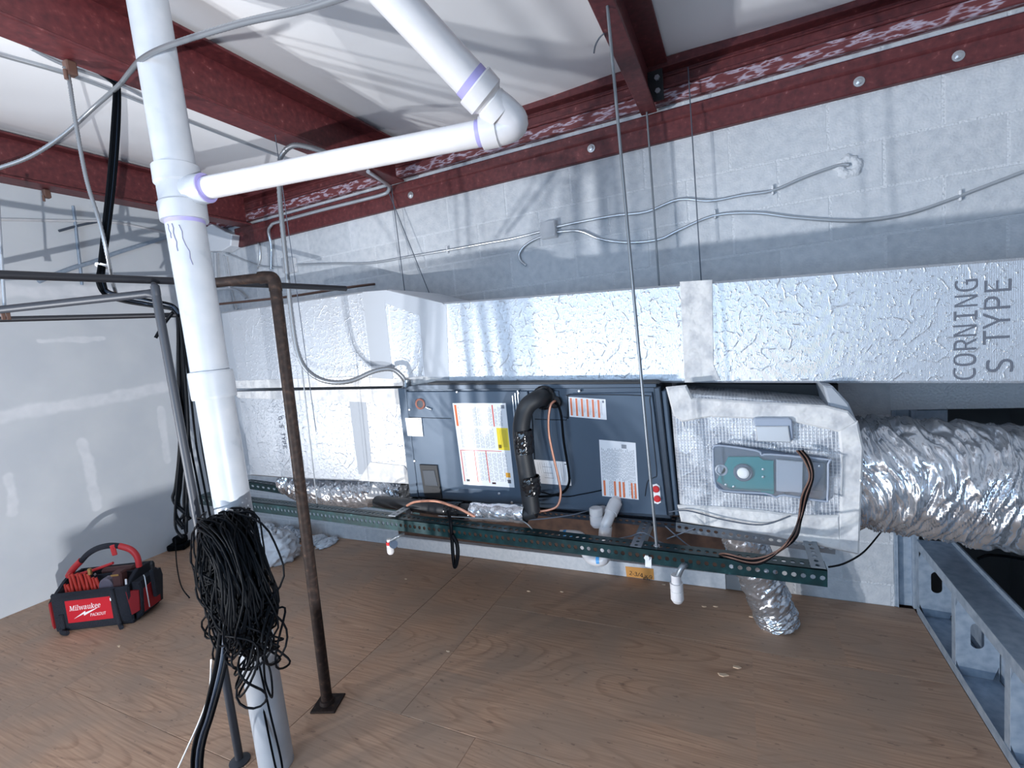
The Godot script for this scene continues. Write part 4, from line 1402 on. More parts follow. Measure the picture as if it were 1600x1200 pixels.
# ------------------------------------------------------------------ pipes
func build_pipes() -> void:
	var b: MB
	# white stack
	var base := Vector3(-1.553, 0, -1.03)
	var topp := PZ(229, -10, -1.03)
	topp += (topp - base) * ((CEIL + 0.03 - topp.y) / (topp.y - base.y))
	var t := thing("pvc_stack", "tall white PVC stack pipe standing on the floor and leaving through the ceiling", "pipe", base)
	b = MB.new()
	b.tube([base, topp], 0.057, 32)
	obj("pipe", b, M.pvc_grey, t)
	var dir := (topp - base).normalized()
	var at := func(py: float) -> Vector3:
		var p := PZ(lerpf(229, 431, (py + 10.0) / 1205.0), py, -1.03)
		return base + dir * ((p.y - base.y) / dir.y)
	var p0: Vector3 = at.call(346)
	var p1: Vector3 = at.call(262)
	var hl := p0.distance_to(p1)
	b = MB.new()
	b.lathe(p0, dir, [[0, 0.057], [0, 0.068], [hl * 0.32, 0.069], [hl * 0.36, 0.063], [hl * 0.66, 0.063], [hl * 0.70, 0.069], [hl, 0.068], [hl, 0.057]], 32)
	var tee := obj("tee_fitting", b, M.pvc_grey, t)
	var elbow := PY(797, 199, 1.43 + 0.577)
	var tc: Vector3 = at.call(302)
	var side := (elbow - tc).normalized()
	b = MB.new()
	b.lathe(tc, side, [[0.03, 0.050], [0.085, 0.046], [0.10, 0.046], [0.10, 0.036]], 28)
	obj("tee_branch", b, M.pvc_grey, tee)
	b = MB.new()
	b.lathe(tc, side, [[0.098, 0.0455], [0.103, 0.0455], [0.103, 0.0355], [0.112, 0.0353]], 28)
	obj("primer_ring", b, M.primer, tee)
	b = MB.new()
	b.lathe(p0, -dir, [[0.0, 0.0572], [0.012, 0.0574], [0.012, 0.057]], 32)
	obj("primer_ring", b, M.primer, tee)
	p0 = at.call(622)
	p1 = at.call(580)
	hl = p0.distance_to(p1)
	b = MB.new()
	b.lathe(p0, dir, [[0, 0.057], [0, 0.0655], [hl * 0.08, 0.067], [hl * 0.92, 0.067], [hl, 0.0655], [hl, 0.057]], 32)
	obj("coupling", b, M.pvc_grey, t)
	# purple primer runs below the tee
	for q in [[267, 349, 276, 392], [273, 350, 288, 412], [262, 350, 268, 372]]:
		var a := PZ(q[0], q[1], -0.973)
		var e := PZ(q[2], q[3], -0.973)
		b = MB.new()
		var pts := []
		for k in 7:
			var p := a.lerp(e, k / 6.0)
			var ax := base + dir * ((p.y - base.y) / dir.y)
			var off := Vector3(p.x - ax.x + 0.002 * sin(k * 2.0), 0, 0)
			off.x = clampf(off.x, -0.05, 0.05)
			off.z = sqrt(maxf(0.0, 0.0572 * 0.0572 - off.x * off.x))
			pts.append(Vector3(ax.x, p.y, ax.z) + off)
		b.tube(pts, 0.0016, 6)
		obj("primer_drip", b, mat(c8(110, 112, 140), 0.5), t)
	# branch pipe
	var v := thing("branch_pipe", "white PVC branch pipe running from the stack tee to the elbow", "pipe", tc.lerp(elbow, 0.5))
	b = MB.new()
	b.tube([tc + side * 0.09, elbow - side * 0.04], 0.0345, 28)
	obj("pipe", b, M.pvc, v)
	# elbow fitting and the reducing coupling; the next pipe comes forward and up
	var up_end := PY(738, 138, 1.43 + 0.70)
	var fwd := PY(522, -100, 1.43 + 0.98)
	var q0 := PY(770, 168, 1.43 + 0.64)
	var rise := (fwd - q0).normalized()
	var el := thing("pvc_elbow", "white PVC elbow with a reducing coupling, stained with purple primer", "pipe fitting", elbow)
	b = MB.new()
	b.tube(smooth([elbow - side * 0.075, elbow - side * 0.02, elbow + side * 0.018 + rise * 0.012, elbow + side * 0.02 + rise * 0.05, elbow + rise * 0.10 + side * 0.006], 8), 0.041, 28)
	obj("elbow_body", b, M.pvc, el)
	b = MB.new()
	b.lathe(elbow - side * 0.035, -side, [[0, 0.041], [0.0, 0.0445], [0.045, 0.0445], [0.045, 0.0345]], 28)
	obj("elbow_socket", b, M.pvc, el)
	b = MB.new()
	b.lathe(elbow - side * 0.080, -side, [[0, 0.0345], [0, 0.0352], [0.014, 0.0352], [0.014, 0.0345]], 28)
	obj("primer_ring", b, M.primer, el)
	var s0 := elbow + rise * 0.045 + side * 0.008
	var lr := s0.distance_to(up_end) - 0.032
	b = MB.new()
	b.lathe(s0, rise, [[0, 0.040], [0, 0.0455], [lr * 0.42, 0.0455], [lr * 0.46, 0.042], [lr * 0.52, 0.046], [lr * 0.60, 0.056], [lr, 0.057], [lr + 0.004, 0.055], [lr + 0.004, 0.047]], 30)
	obj("reducing_coupling", b, M.pvc, el)
	b = MB.new()
	b.lathe(s0 + rise * (lr + 0.0035), rise, [[0, 0.0525], [0.0, 0.0485], [0.02, 0.0485], [0.02, 0.047]], 30)
	obj("primer_ring", b, M.primer, el)
	var up := thing("rising_pipe", "wide white PVC pipe rising from the elbow towards the ceiling overhead", "pipe", s0 + rise * lr)
	b = MB.new()
	var far_end := s0 + rise * ((CEIL + 0.03 - s0.y) / rise.y)
	b.tube([s0 + rise * (lr - 0.02), far_end], 0.0475, 30)
	obj("pipe", b, M.pvc, up)
	# iron pipe stand
	var fx := Vector3(-1.60, 0, -1.313)
	var ip := thing("iron_pipe_stand", "dark iron pipe upright with a floor flange and an elbow at its top", "pipe", fx)
	var top := PZ(428, 432, -1.313)
	var tee2 := Vector3(-1.79, top.y - 0.004, -1.21)
	b = MB.new()
	b.tube([fx + Vector3(0, 0.012, 0), top - Vector3(0, 0.03, 0)], 0.0215, 18)
	obj("upright", b, M.iron, ip)
	b = MB.new()
	var hz := (tee2 - top).normalized()
	b.tube(smooth([top - Vector3(0, 0.055, 0), top - Vector3(0, 0.03, 0), top - Vector3(0, 0.006, 0) + hz * 0.006, top + hz * 0.03, top + hz * 0.055], 6), 0.0235, 18)
	obj("elbow", b, M.iron, ip)
	b = MB.new()
	b.tube([top + hz * 0.04, tee2], 0.0185, 18)
	obj("arm", b, M.iron, ip)
	b = MB.new()
	b.box(fx + Vector3(0.004, 0.004, 0.0), Vector3(0.105, 0.008, 0.105), 0.002, Basis(Vector3.UP, 0.35))
	b.lathe(fx, Vector3.UP, [[0.008, 0.03], [0.022, 0.027], [0.024, 0.0195]], 20)
	obj("floor_flange", b, M.iron, ip)
	# long iron pipe parallel to the drywall
	b = MB.new()
	b.tube([Vector3(-1.95, top.y + 0.01, 0.4), PY(0, 429, top.y), Vector3(-1.79, top.y, -1.24), PY(540, 451, top.y)], 0.0128, 16)
	tag(obj("iron_pipe", b, M.iron_black), "long black iron pipe crossing behind the white stack at head height", "pipe")
	# grey iron pipe: comes from the drywall side, elbows down to the floor beside the stack
	var gp := thing("iron_pipe_stand", "grey iron pipe bending down to the floor beside the coiled cables", "pipe", Vector3(-1.696, 0, -0.99))
	var gt := PZ(240, 458, -0.99)
	b = MB.new()
	var gfar := PY(0, 484, gt.y)
	b.tube(smooth([gfar + (gfar - gt) * 1.2, gfar, gt + (gfar - gt).normalized() * 0.05, gt + (gfar - gt).normalized() * 0.02, gt + Vector3(0.012, -0.012, 0), gt + Vector3(0.014, -0.05, 0), Vector3(-1.72, 0.8, -0.99), Vector3(-1.696, 0.0, -0.99)], 6), 0.0135, 16)
	obj("bent_pipe", b, M.iron_grey, gp)
	b = MB.new()
	b.lathe(Vector3(-1.696, 0, -0.99), Vector3.UP, [[0, 0.0], [0, 0.035], [0.006, 0.035], [0.012, 0.02], [0.014, 0.0135]], 18)
	obj("floor_flange", b, M.iron_grey, gp)
	b = MB.new()
	var k0 := PX(0, 499, -2.75)
	var k1 := PX(282, 492, -2.45)
	b.tube([k0 + (k0 - k1) * 0.6, k0, k1, k1 + (k1 - k0) * 0.25], 0.012, 12)
	tag(obj("iron_pipe", b, M.iron_black), "thin black iron pipe running level in front of the drywall", "pipe")
	b = MB.new()
	b.tube(smooth(path_z([[300, 481, -2.30], [335, 476, -2.30], [440, 465, -2.40], [545, 449, -2.50], [585, 444, -2.70]]), 5), 0.0085, 10)
	tag(obj("copper_pipe", b, M.copper_dull), "thin dull copper pipe above the left end of the foil duct", "pipe")
	# hanger with rusty ring for the grey pipe, at the edge of the frame
	var hg := thing("pipe_hanger", "pale hanger rod with a rusty split ring carrying the grey pipe", "hanger", PX(8, 495, -2.35))
	b = MB.new()
	b.tube([PX(-4, 300, -2.35), PX(7, 480, -2.35)], 0.005, 8)
	obj("rod", b, M.emt, hg)
	for dx in [-3, 5]:
		b = MB.new()
		b.box(PX(8 + dx, 493, -2.33), Vector3(0.006, 0.03, 0.012), 0.002)
		obj("ring_lug", b, M.copper_dull, hg)

# ------------------------------------------------------------------ conduits
func armored(path: Array, r: float) -> MB:
	# flexible metal conduit: a tube with small ridges
	var sm := smooth(path, 40)
	var pts := [sm[0]]
	var rad := [r]
	var acc := 0.0
	var k := 0
	for i in range(1, sm.size()):
		acc += (sm[i] as Vector3).distance_to(sm[i - 1])
		if acc >= r * 0.55:
			acc = 0.0
			k += 1
			pts.append(sm[i])
			rad.append(r * (1.0 if k % 2 == 0 else 0.86))
	var b := MB.new()
	b.tube(pts, rad, 10)
	return b

func build_conduits() -> void:
	var b: MB
	# loose flexible conduit crossing in front of the stack
	var hook := Vector3(-1.95, 2.455, -1.08)
	tag(obj("flexible_conduit", armored([PZ(560, -14, -0.72), PZ(470, 15, -0.77), PZ(370, 38, -0.83), PZ(262, 72, -0.91), PZ(222, 92, -0.97), PZ(203, 112, -1.03), hook + Vector3(0.02, -0.015, 0.01), PZ(150, 165, -1.10), PZ(100, 210, -1.06), PZ(50, 243, -1.0), PZ(0, 262, -0.94), PZ(-60, 280, -0.86)], 0.0078), M.flexmetal), "silver flexible conduit sweeping in front of the top of the white stack", "conduit")
	tag(obj("flexible_conduit", armored([Vector3(-1.955, 2.45, -0.93), PZ(107, 120, -0.94), PZ(118, 190, -0.935), PZ(135, 280, -0.935), PZ(155, 345, -0.94), PZ(168, 400, -0.955), PZ(176, 440, -0.99), PZ(183, 463, -1.02)], 0.0065), M.flexmetal), "silver flexible conduit hanging from the rusty beam clamp", "conduit")
	tag(obj("flexible_conduit", armored([PZ(520, 243, -1.74), PZ(490, 232, -1.74), PZ(460, 227, -1.74), PZ(442, 240, -1.74), PZ(436, 262, -1.73), PZ(438, 320, -1.72), PZ(446, 400, -1.72), PZ(454, 480, -1.72), PZ(464, 545, -1.72), PZ(480, 578, -1.73), PZ(508, 595, -1.75), PZ(545, 596, -1.79), PZ(585, 580, -1.86), PZ(612, 577, -1.90), PZ(628, 588, -1.93), PZ(635, 601, -1.95)], 0.0125), M.flexmetal), "grey flexible conduit looping down to the top corner of the air handler", "conduit")
	b = MB.new()
	b.lathe(PZ(636, 606, -1.95), Vector3.UP, [[0, 0.024], [0.012, 0.024], [0.012, 0.018], [0.04, 0.018], [0.044, 0.013]], 20)
	tag(obj("conduit_connector", b, M.grey_steel), "grey conduit connector on the top corner of the air handler", "connector")
	# rigid conduit along the wall channel
	var zc := -2.635
	b = MB.new()
	b.tube(smooth(path_z([[424, 420, zc - 0.05], [424, 385, zc - 0.04], [420, 362, zc - 0.02], [424, 352, zc], [434, 347, zc], [500, 329, zc], [560, 314, zc], [598, 304, zc], [607, 298, zc + 0.01], [607, 290, zc + 0.05], [596, 282, zc + 0.16], [575, 268, zc + 0.35]]), 5), 0.0115, 12)
	tag(obj("rigid_conduit", b, M.emt), "bright rigid conduit running along the red wall channel", "conduit")
	# junction boxes on the block wall
	for q in [[[842, 347], [868, 344], [871, 371], [845, 374], "pale square junction box on the middle of the block wall"], [[441, 406], [460, 404], [462, 424], [442, 427], "grey junction box on the block wall behind the looped conduit"]]:
		var c: Vector3 = PZ((q[0][0] + q[2][0]) * 0.5, (q[0][1] + q[2][1]) * 0.5, ZW + 0.03)
		var t := thing("junction_box", q[4], "junction box", c)
		b = MB.new()
		var s := 0.094 if q[0][0] > 500 else 0.11
		b.box(Vector3(c.x, c.y, ZW + 0.022), Vector3(s, s, 0.042), 0.004)
		obj("box_body", b, M.galv, t)
		b = MB.new()
		b.box(Vector3(c.x, c.y, ZW + 0.0445), Vector3(s * 0.97, s * 0.97, 0.003), 0.001)
		var cv := obj("cover_plate", b, M.pvc_grey, t)
		for sx in [-1, 1]:
			for sy in [-1, 1]:
				b = MB.new()
				b.lathe(Vector3(c.x + sx * s * 0.38, c.y + sy * s * 0.38, ZW + 0.046), Vector3(0, 0, 1), [[0, 0.004], [0.002, 0.004], [0.002, 0]], 8)
				obj("screw", b, M.bolt, cv)
	var zw := ZW + 0.014
	for q in [
		[[[845, 362], [800, 373], [760, 380], [700, 391], [640, 401], [580, 411], [520, 412], [462, 414]], 0.0075, "thin conduit on the block wall between the two junction boxes"],
		[[[868, 355], [900, 348], [960, 337], [1010, 331], [1060, 312], [1110, 314], [1160, 305], [1207, 298], [1250, 280], [1290, 265], [1314, 258], [1326, 258]], 0.0082, "thin conduit rising from the junction box to the patched hole in the block wall"],
		[[[868, 363], [905, 361], [940, 374], [985, 379], [1030, 374], [1060, 360], [1116, 337], [1180, 333], [1240, 340], [1310, 345], [1360, 344], [1420, 334], [1480, 314], [1540, 291], [1600, 268], [1680, 236]], 0.0082, "wavy thin conduit crossing the block wall to the right of the junction box"],
		[[[846, 370], [832, 376], [818, 386], [811, 398], [814, 408], [822, 415]], 0.0075, "short curved conduit stub below the junction box"],
		[[[442, 418], [410, 416], [385, 408], [366, 400], [354, 396]], 0.0072, "thin conduit from the grey junction box to the room corner"],
		[[[366, 345], [384, 352], [397, 366], [405, 384], [406, 404], [402, 420]], 0.0072, "thin bent conduit dropping from the end of the red wall channel"],
		[[[354, 396], [366, 388], [380, 384]], 0.006, "tiny conduit stub branching in the room corner"]]:
		b = MB.new()
		var pz := []
		for p in q[0]:
			pz.append(PZ(p[0], p[1], zw))
		b.tube(smooth(pz, 6), q[1], 10)
		tag(obj("thin_conduit", b, M.emt), q[2], "conduit")
	for q in [[699, 391, "left of the square junction box"], [1207, 298, "near the patched hole"], [1117, 336, "on the wavy conduit by the hanger wire"], [1500, 307, "on the wavy conduit below the right beam bolts"]]:
		b = MB.new()
		var c := PZ(q[0], q[1], ZW + 0.012)
		b.box(Vector3(c.x, c.y + 0.004, ZW + 0.010), Vector3(0.010, 0.045, 0.020), 0.003)
		tag(obj("conduit_strap", b, M.galv), "small conduit strap on the block wall %s" % q[2], "strap")
	# patched hole: a ragged ring of mortar
	var pc := PZ(1326, 260, ZW)
	var g := []
	var f := noise(171, 2.0)
	for i in 7:
		var row := []
		var rr: float = [0.012, 0.022, 0.030, 0.040, 0.046, 0.050, 0.052][i]
		var hgt: float = [0.002, 0.012, 0.016, 0.014, 0.008, 0.003, 0.0005][i]
		for j in 28:
			var a := TAU * j / 28.0
			var n1 := f.get_noise_2d(cos(a) * 1.3, sin(a) * 1.3)
			row.append(pc + Vector3(cos(a), sin(a), 0) * rr * (1.0 + 0.35 * n1) + Vector3(0, 0, hgt * (1.0 + 0.5 * n1) + 0.0006))
		g.append(row)
	b = MB.new()
	b.grid(g, true)
	tag(obj("mortar_patch", b, M.mortar), "ragged mortar patch where a thin conduit enters the block wall", "patch")
	# conduits on the drywall and in the corner
	for q in [
		[[[60, 440], [110, 420], [150, 408], [180, 396], [262, 370], [300, 358]], 0.014, "pale grey conduit slanting across the drywall behind the black cables", M.stud],
		[[[92, 361], [125, 352], [156, 346]], 0.008, "short dark rod sticking out on the drywall behind the hanging conduit", M.wire_thin],
		[[[114, 322], [117, 345], [122, 390], [126, 425], [128, 445]], 0.009, "grey strap hanging down the drywall from the farthest beam clamp", M.stud],
		[[[-60, 345], [0, 343], [90, 345], [180, 348], [265, 366]], 0.009, "thin white pipe running level high on the drywall", M.pvc]]:
		b = MB.new()
		var pz := []
		for p in q[0]:
			pz.append(PX(p[0], p[1], XL + 0.03))
		b.tube(smooth(pz, 5), q[1], 10)
		tag(obj("wall_conduit", b, q[3]), q[2], "conduit")
	# straight conduits high on the ceiling bay
	for q in [[[-60, 65], [0, 85], [120, 120], [224, 160], [290, 187], [380, 222], [460, 252], [500, 266]], [[48, 74], [100, 100], [180, 128], [224, 150]]]:
		b = MB.new()
		var py := []
		for p in q:
			py.append(PY(p[0], p[1], 2.63))
		b.tube(smooth(py, 5), 0.0095, 10)
		tag(obj("ceiling_conduit", b, M.emt), "long straight conduit under the white ceiling between two red beams" if q.size() > 5 else "short straight conduit under the white ceiling above the rusty clamp", "conduit")
	# small framing pieces in the corner above the duct
	for q in [[[[336, 395], [338, 440]], 0.012, "white upright pipe in the room corner"], [[[350, 400], [364, 478], [372, 482]], 0.008, "thin white upright in the room corner beside the copper pipe"], [[[330, 452], [366, 452], [384, 466]], 0.010, "short bent white pipe in the room corner above the copper pipe"]]:
		b = MB.new()
		var pz := []
		for p in q[0]:
			pz.append(PZ(p[0], p[1], ZW + 0.04))
		b.tube(smooth(pz, 4), q[1], 10)
		tag(obj("corner_pipe", b, M.pvc_grey), q[2], "pipe")
	# crumpled sheet at the left end of the channel
	b = MB.new()
	b.prism(poly_z([[318, 356], [330, 350], [352, 362], [362, 366], [360, 384], [346, 392], [318, 392]], ZW + 0.10), Vector3(0, 0, -0.09), 0.006)
	tag(obj("insulation_scrap", b, M.poly), "pale wrapped insulation scrap at the left end of the red wall channel", "insulation")
	# little bent wire by the narrow beam
	b = MB.new()
	b.tube(smooth([PY(944, 52, 2.47), PY(936, 60, 2.47), PY(930, 72, 2.47), PY(928, 83, 2.46)], 5), 0.003, 6)
	tag(obj("thin_wire", b, M.wire_thin), "short curved wire poking out beside the narrow red beam", "wire")

# ------------------------------------------------------------------ cables
func build_cables() -> void:
	var b: MB
	# bundle hanging from the beam, sweeping to the stack, then down behind it
	var cb := thing("cable_bundle", "black cable bundle hanging from the red beam and sweeping over to the white stack", "cables", PX(160, 440, -2.0))
	var r := RandomNumberGenerator.new()
	r.seed = 17
	for k in 11:
		var ox := r.randf_range(-1, 1)
		var oy := r.randf_range(-1, 1)
		var w := 4.0
		b = MB.new()
		b.tube(smooth([PX(150 + ox * 2, 108 + oy * 2, -2.02), PX(178 + ox * 3, 126 + oy * 3, -1.98), PX(183 + ox * w, 140, -1.99 + oy * 0.012), PX(181 + ox * 5.5, 200, -2.0 + oy * 0.015), PX(175 + ox * 5.5, 280, -2.02 + oy * 0.015), PX(166 + ox * 5.0, 360, -2.04 + oy * 0.015), PX(159 + ox * w, 418, -2.05 + oy * 0.012), PX(158 + ox * 6, 440, -2.05 + oy * 0.02), PX(168 + ox * 4, 458 + oy * 4, -2.03), PX(195 + ox * 3, 467 + oy * 5, -1.98), PX(235, 474 + oy * 5, -1.90), PX(268, 480 + oy * 4, -1.83), PX(282 + ox * 3, 492 + oy * 2, -1.78)], 6), 0.0058, 7)
		obj("cable", b, M.cable if k % 3 else M.cable_blue, cb)
	b = MB.new()
	b.tube([PX(160, 414, -2.05), PX(159.4, 417, -2.05)], 0.021, 16)
	obj("cable_tie", b, M.white_plastic, cb)
	var dn := thing("cable_bundle", "black cables hanging straight down behind the white stack to the floor", "cables", Vector3(-1.9, 0.1, -1.17))
	for k in 12:
		var ox := r.randf_range(-1, 1)
		var oz := r.randf_range(-0.02, 0.02)
		b = MB.new()
		var yb := r.randf_range(790, 850)
		var z := -1.10 + oz
		b.tube(smooth(path_z([[279 + ox * 2, 488, z], [281 + ox * 3, 520, z], [283 + ox * 5, 570, z], [287 + ox * 7, 640, z], [288 + ox * 8, 700, z], [284 + ox * 10, 760, z], [282 + ox * 12, yb - 20, z], [286 + r.randf_range(-10, 14), yb, z + 0.02]]), 6), 0.0052, 7)
		obj("cable", b, M.cable, dn)
	for k in 3:
		b = MB.new()
		var ox := k * 9.0
		b.tube(smooth(path_z([[281, 496, -1.10], [287 + ox, 600, -1.12], [297 + ox, 690, -1.12], [306 + ox, 740, -1.10], [318 + ox, 800, -1.06], [330 + ox, 850, -1.0]]), 6), 0.004, 7)
		obj("cable", b, M.cable, dn)
	b = MB.new()
	b.tube(smooth([PX(243, 528, -1.95), PX(255, 508, -1.93), PX(270, 488, -1.88)], 4), 0.006, 7)
	tag(obj("cable_tie", b, M.cable), "loose black tie end sticking out left of the white stack", "cable tie")
	# big coil hung on the stack
	var coil := thing("cable_coil", "large tangled coil of thin black cable hung on the white stack", "cable coil", Vector3(-1.5, 0.5, -0.92))
	var c := Vector3(-1.49, 0.76, -0.915)
	var right := Vector3(0.93, 0, 0.36).normalized()
	var front := Vector3(-right.z, 0, right.x)
	b = MB.new()
	for k in 150:
		var a := r.randf_range(0.07, 0.20)             # half width
		var drop := r.randf_range(0.22, 0.40)
		var shift := r.randf_range(-0.07, 0.07)
		var dep := r.randf_range(-0.035, 0.075)
		var top := 0.205 + r.randf_range(-0.045, 0.004)
		var skew := r.randf_range(-0.05, 0.05)
		if k < 95:
			a = r.randf_range(0.11, 0.215)
			shift = r.randf_range(-0.03, 0.03)
			drop = r.randf_range(0.30, 0.42)
		var pts := []
		var ph := r.randf_range(0, TAU)
		for i in 27:
			var s := TAU * i / 26.0
			var yy := cos(s)
			var xx := sin(s)
			var wide := a * (0.95 + 0.12 * (1.0 - yy) * 0.5)
			var p := c + right * (shift + xx * wide + skew * (1.0 - yy) * 0.5) + Vector3(0, top - (1.0 - yy) * 0.5 * drop, 0)
			p += front * -(dep + 0.020 * sin(s * 2.0 + ph) + 0.005 * sin(s * 5.0 + ph))
			p += right * 0.006 * sin(s * 3.0 + ph * 2.0)
			pts.append(p)
		b.tube(pts, r.randf_range(0.0026, 0.0036), 6, false)
	obj("cable_loops", b, M.cable, coil)
	b = MB.new()
	for k in 44:                                       # looser loops at foot and sides
		var a := r.randf_range(0.035, 0.075)
		var o := c + right * r.randf_range(-0.18, 0.22) + Vector3(0, r.randf_range(-0.24, -0.02), 0) + front * -r.randf_range(-0.03, 0.08)
		var pts := []
		var ph := r.randf_range(0, TAU)
		var el := r.randf_range(1.0, 1.9)
		for i in 25:
			var s := TAU * i / 24.0
			pts.append(o + right * (a * cos(s) + 0.01 * sin(3 * s + ph)) + Vector3(0, a * el * sin(s), 0) + front * 0.03 * sin(s * 2.0 + ph))
		b.tube(pts, 0.0033, 6, false)
	for q in [[[0.02, -0.23], [0.10, -0.30], [0.075, -0.40], [0.02, -0.37], [0.05, -0.26]], [[-0.06, -0.25], [-0.10, -0.38], [-0.125, -0.44], [-0.085, -0.43], [-0.04, -0.30]], [[-0.04, -0.30], [0.02, -0.48], [0.075, -0.62], [0.05, -0.70], [-0.0, -0.72], [-0.04, -0.6], [-0.06, -0.50]]]:
		var pts := []
		for p in q:
			pts.append(c + right * p[0] + Vector3(0, p[1], 0) + front * -0.06)
		b.tube(smooth(pts, 6), 0.0034, 6)
	obj("loose_loops", b, M.cable, coil)
	b = MB.new()
	b.tube(smooth([c + right * -0.02 + Vector3(0, 0.215, 0) + front * -0.03, c + right * -0.05 + Vector3(0, 0.17, 0) + front * -0.08, c + right * -0.065 + Vector3(0, 0.09, 0) + front * -0.09], 5), 0.0045, 8)
	obj("cable_tie", b, M.white_plastic, coil)
	# bundle leaving the coil down and to the left
	var tail := thing("cable_bundle", "thick black and blue cable bundle running down from the coil along the floor", "cables", Vector3(-1.6, 0, -0.75))
	for k in 9:
		var ox := r.randf_range(-1, 1)
		var oz := r.randf_range(-0.015, 0.015)
		b = MB.new()
		b.tube(smooth(path_z([[352 + ox * 6, 960, -0.90 + oz], [348 + ox * 8, 1020, -0.88 + oz], [338 + ox * 8, 1070, -0.86 + oz], [325 + ox * 7, 1120, -0.84 + oz], [310 + ox * 8, 1170, -0.82 + oz]]) + [Vector3(-1.58 + ox * 0.02, 0.02, -0.74 + oz), Vector3(-1.55 + ox * 0.03, 0.008, -0.45 + oz * 2.0)], 6), 0.0058, 7)
		obj("cable", b, M.cable_blue if k % 2 else M.cable, tail)
	b = MB.new()
	b.tube(smooth(path_z([[330, 1030, -0.88], [327, 1080, -0.86], [312, 1125, -0.84], [292, 1170, -0.82], [276, 1205, -0.80]]), 6), 0.0026, 6)
	tag(obj("white_wire", b, M.white_plastic), "thin white wire running down beside the thick cable bundle", "wire")
	b = MB.new()
	b.tube(smooth(path_z([[357, 1018, -0.90], [362, 1004, -0.89], [364, 1012, -0.885], [358, 1018, -0.88]]), 6), 0.0022, 6)
	tag(obj("white_wire", b, M.white_plastic), "small curl of white wire below the cable coil", "wire")

# ------------------------------------------------------------------ low framed wall on the right
func build_knee_wall() -> void:
	var t := thing("knee_wall", "low wall of pale metal studs and tracks beside the dark stair well", "framed wall", Vector3(0.765, 0, -1.3))
	var b := MB.new()
	var z0 := -2.66
	var z1 := 0.70
	var zc := (z0 + z1) * 0.5
	b.box(Vector3(0.765, 0.356, zc), Vector3(0.130, 0.003, z1 - z0), 0.001)
	b.box(Vector3(0.7005, 0.337, zc), Vector3(0.002, 0.040, z1 - z0))
	b.box(Vector3(0.8295, 0.337, zc), Vector3(0.002, 0.040, z1 - z0))
	b.box(Vector3(0.824, 0.366, zc), Vector3(0.010, 0.020, z1 - z0), 0.002)
	obj("top_track", b, M.stud, t)
	b = MB.new()
	b.box(Vector3(0.765, 0.0025, zc), Vector3(0.130, 0.003, z1 - z0), 0.001)
	b.box(Vector3(0.7005, 0.022, zc), Vector3(0.002, 0.040, z1 - z0))
	obj("bottom_track", b, M.stud, t)
	var z := z0 + 0.02
	while z < z1:
		b = MB.new()
		# stud: web across the wall with an oval knock-out, two flanges
		var o := Vector3(0.703, 0.005, z)
		var m := MB.new()
		var cen := Vector3(0.765, 0.17, z)
		var outer := []
		var hole := []
		for k in 24:
			var a := TAU * k / 24.0
			var ca := cos(a)
			var sa := sin(a)
			var sc := 1.0 / maxf(absf(ca) / 0.062, absf(sa) / 0.165)
			outer.append(cen + Vector3(ca * sc, sa * sc, 0))
			hole.append(cen + Vector3(ca * 0.02, sa * 0.02 + (0.03 if sa > 0 else -0.03), 0))
		for k in 24:
			var l := (k + 1) % 24
			for s in [0.0, -0.002]:
				var dz := Vector3(0, 0, s)
				m.quad(outer[k] + dz, outer[l] + dz, hole[l] + dz, hole[k] + dz, Vector3(0, 0, 1 if s == 0.0 else -1))
		m.box(Vector3(0.7025, 0.17, z - 0.018), Vector3(0.002, 0.33, 0.036), 0.0005)
		m.box(Vector3(0.8275, 0.17, z - 0.018), Vector3(0.002, 0.33, 0.036), 0.0005)
		obj("stud", m, M.stud, t)
		z += 0.4064
	b = MB.new()
	b.box(Vector3(0.836, 0.17, zc), Vector3(0.008, 0.335, z1 - z0), 0.001)
	obj("back_board", b, M.stud, t)
	# upright studs where the block wall stops
	var je := thing("stud_jamb", "pale upright metal studs and blue-grey panel closing the end of the block wall", "jamb", Vector3(0.67, 0, ZW))
	for q in [[0.6335, 0.016], [0.708, 0.024]]:
		var s := MB.new()
		s.box(Vector3(q[0], 0.475, ZW - 0.012), Vector3(q[1], 0.946, 0.034), 0.002)
		s.box(Vector3(q[0] + q[1] * 0.3, 0.475, ZW + 0.006), Vector3(q[1] * 0.25, 0.946, 0.004), 0.001)
		obj("stud", s, M.stud, je)
	var p := MB.new()
	p.box(Vector3(0.669, 0.475, ZW - 0.025), Vector3(0.056, 0.946, 0.006), 0.001)
	obj("panel", p, M.stud, je)
	var e := MB.new()
	e.box(Vector3(0.775, 0.66, ZW - 0.05), Vector3(0.11, 0.57, 0.08), 0.002)
	obj("jamb_board", e, M.stud, je)
	var c := MB.new()
	c.tube(smooth([Vector3(0.86, 0.36, -2.50), Vector3(0.95, 0.33, -2.62), Vector3(1.1, 0.30, -2.66), Vector3(1.5, 0.22, -2.7)], 6), 0.006, 8)
	tag(obj("black_cable", c, M.cable), "black cable disappearing into the dark space beyond the low framed wall", "cable")

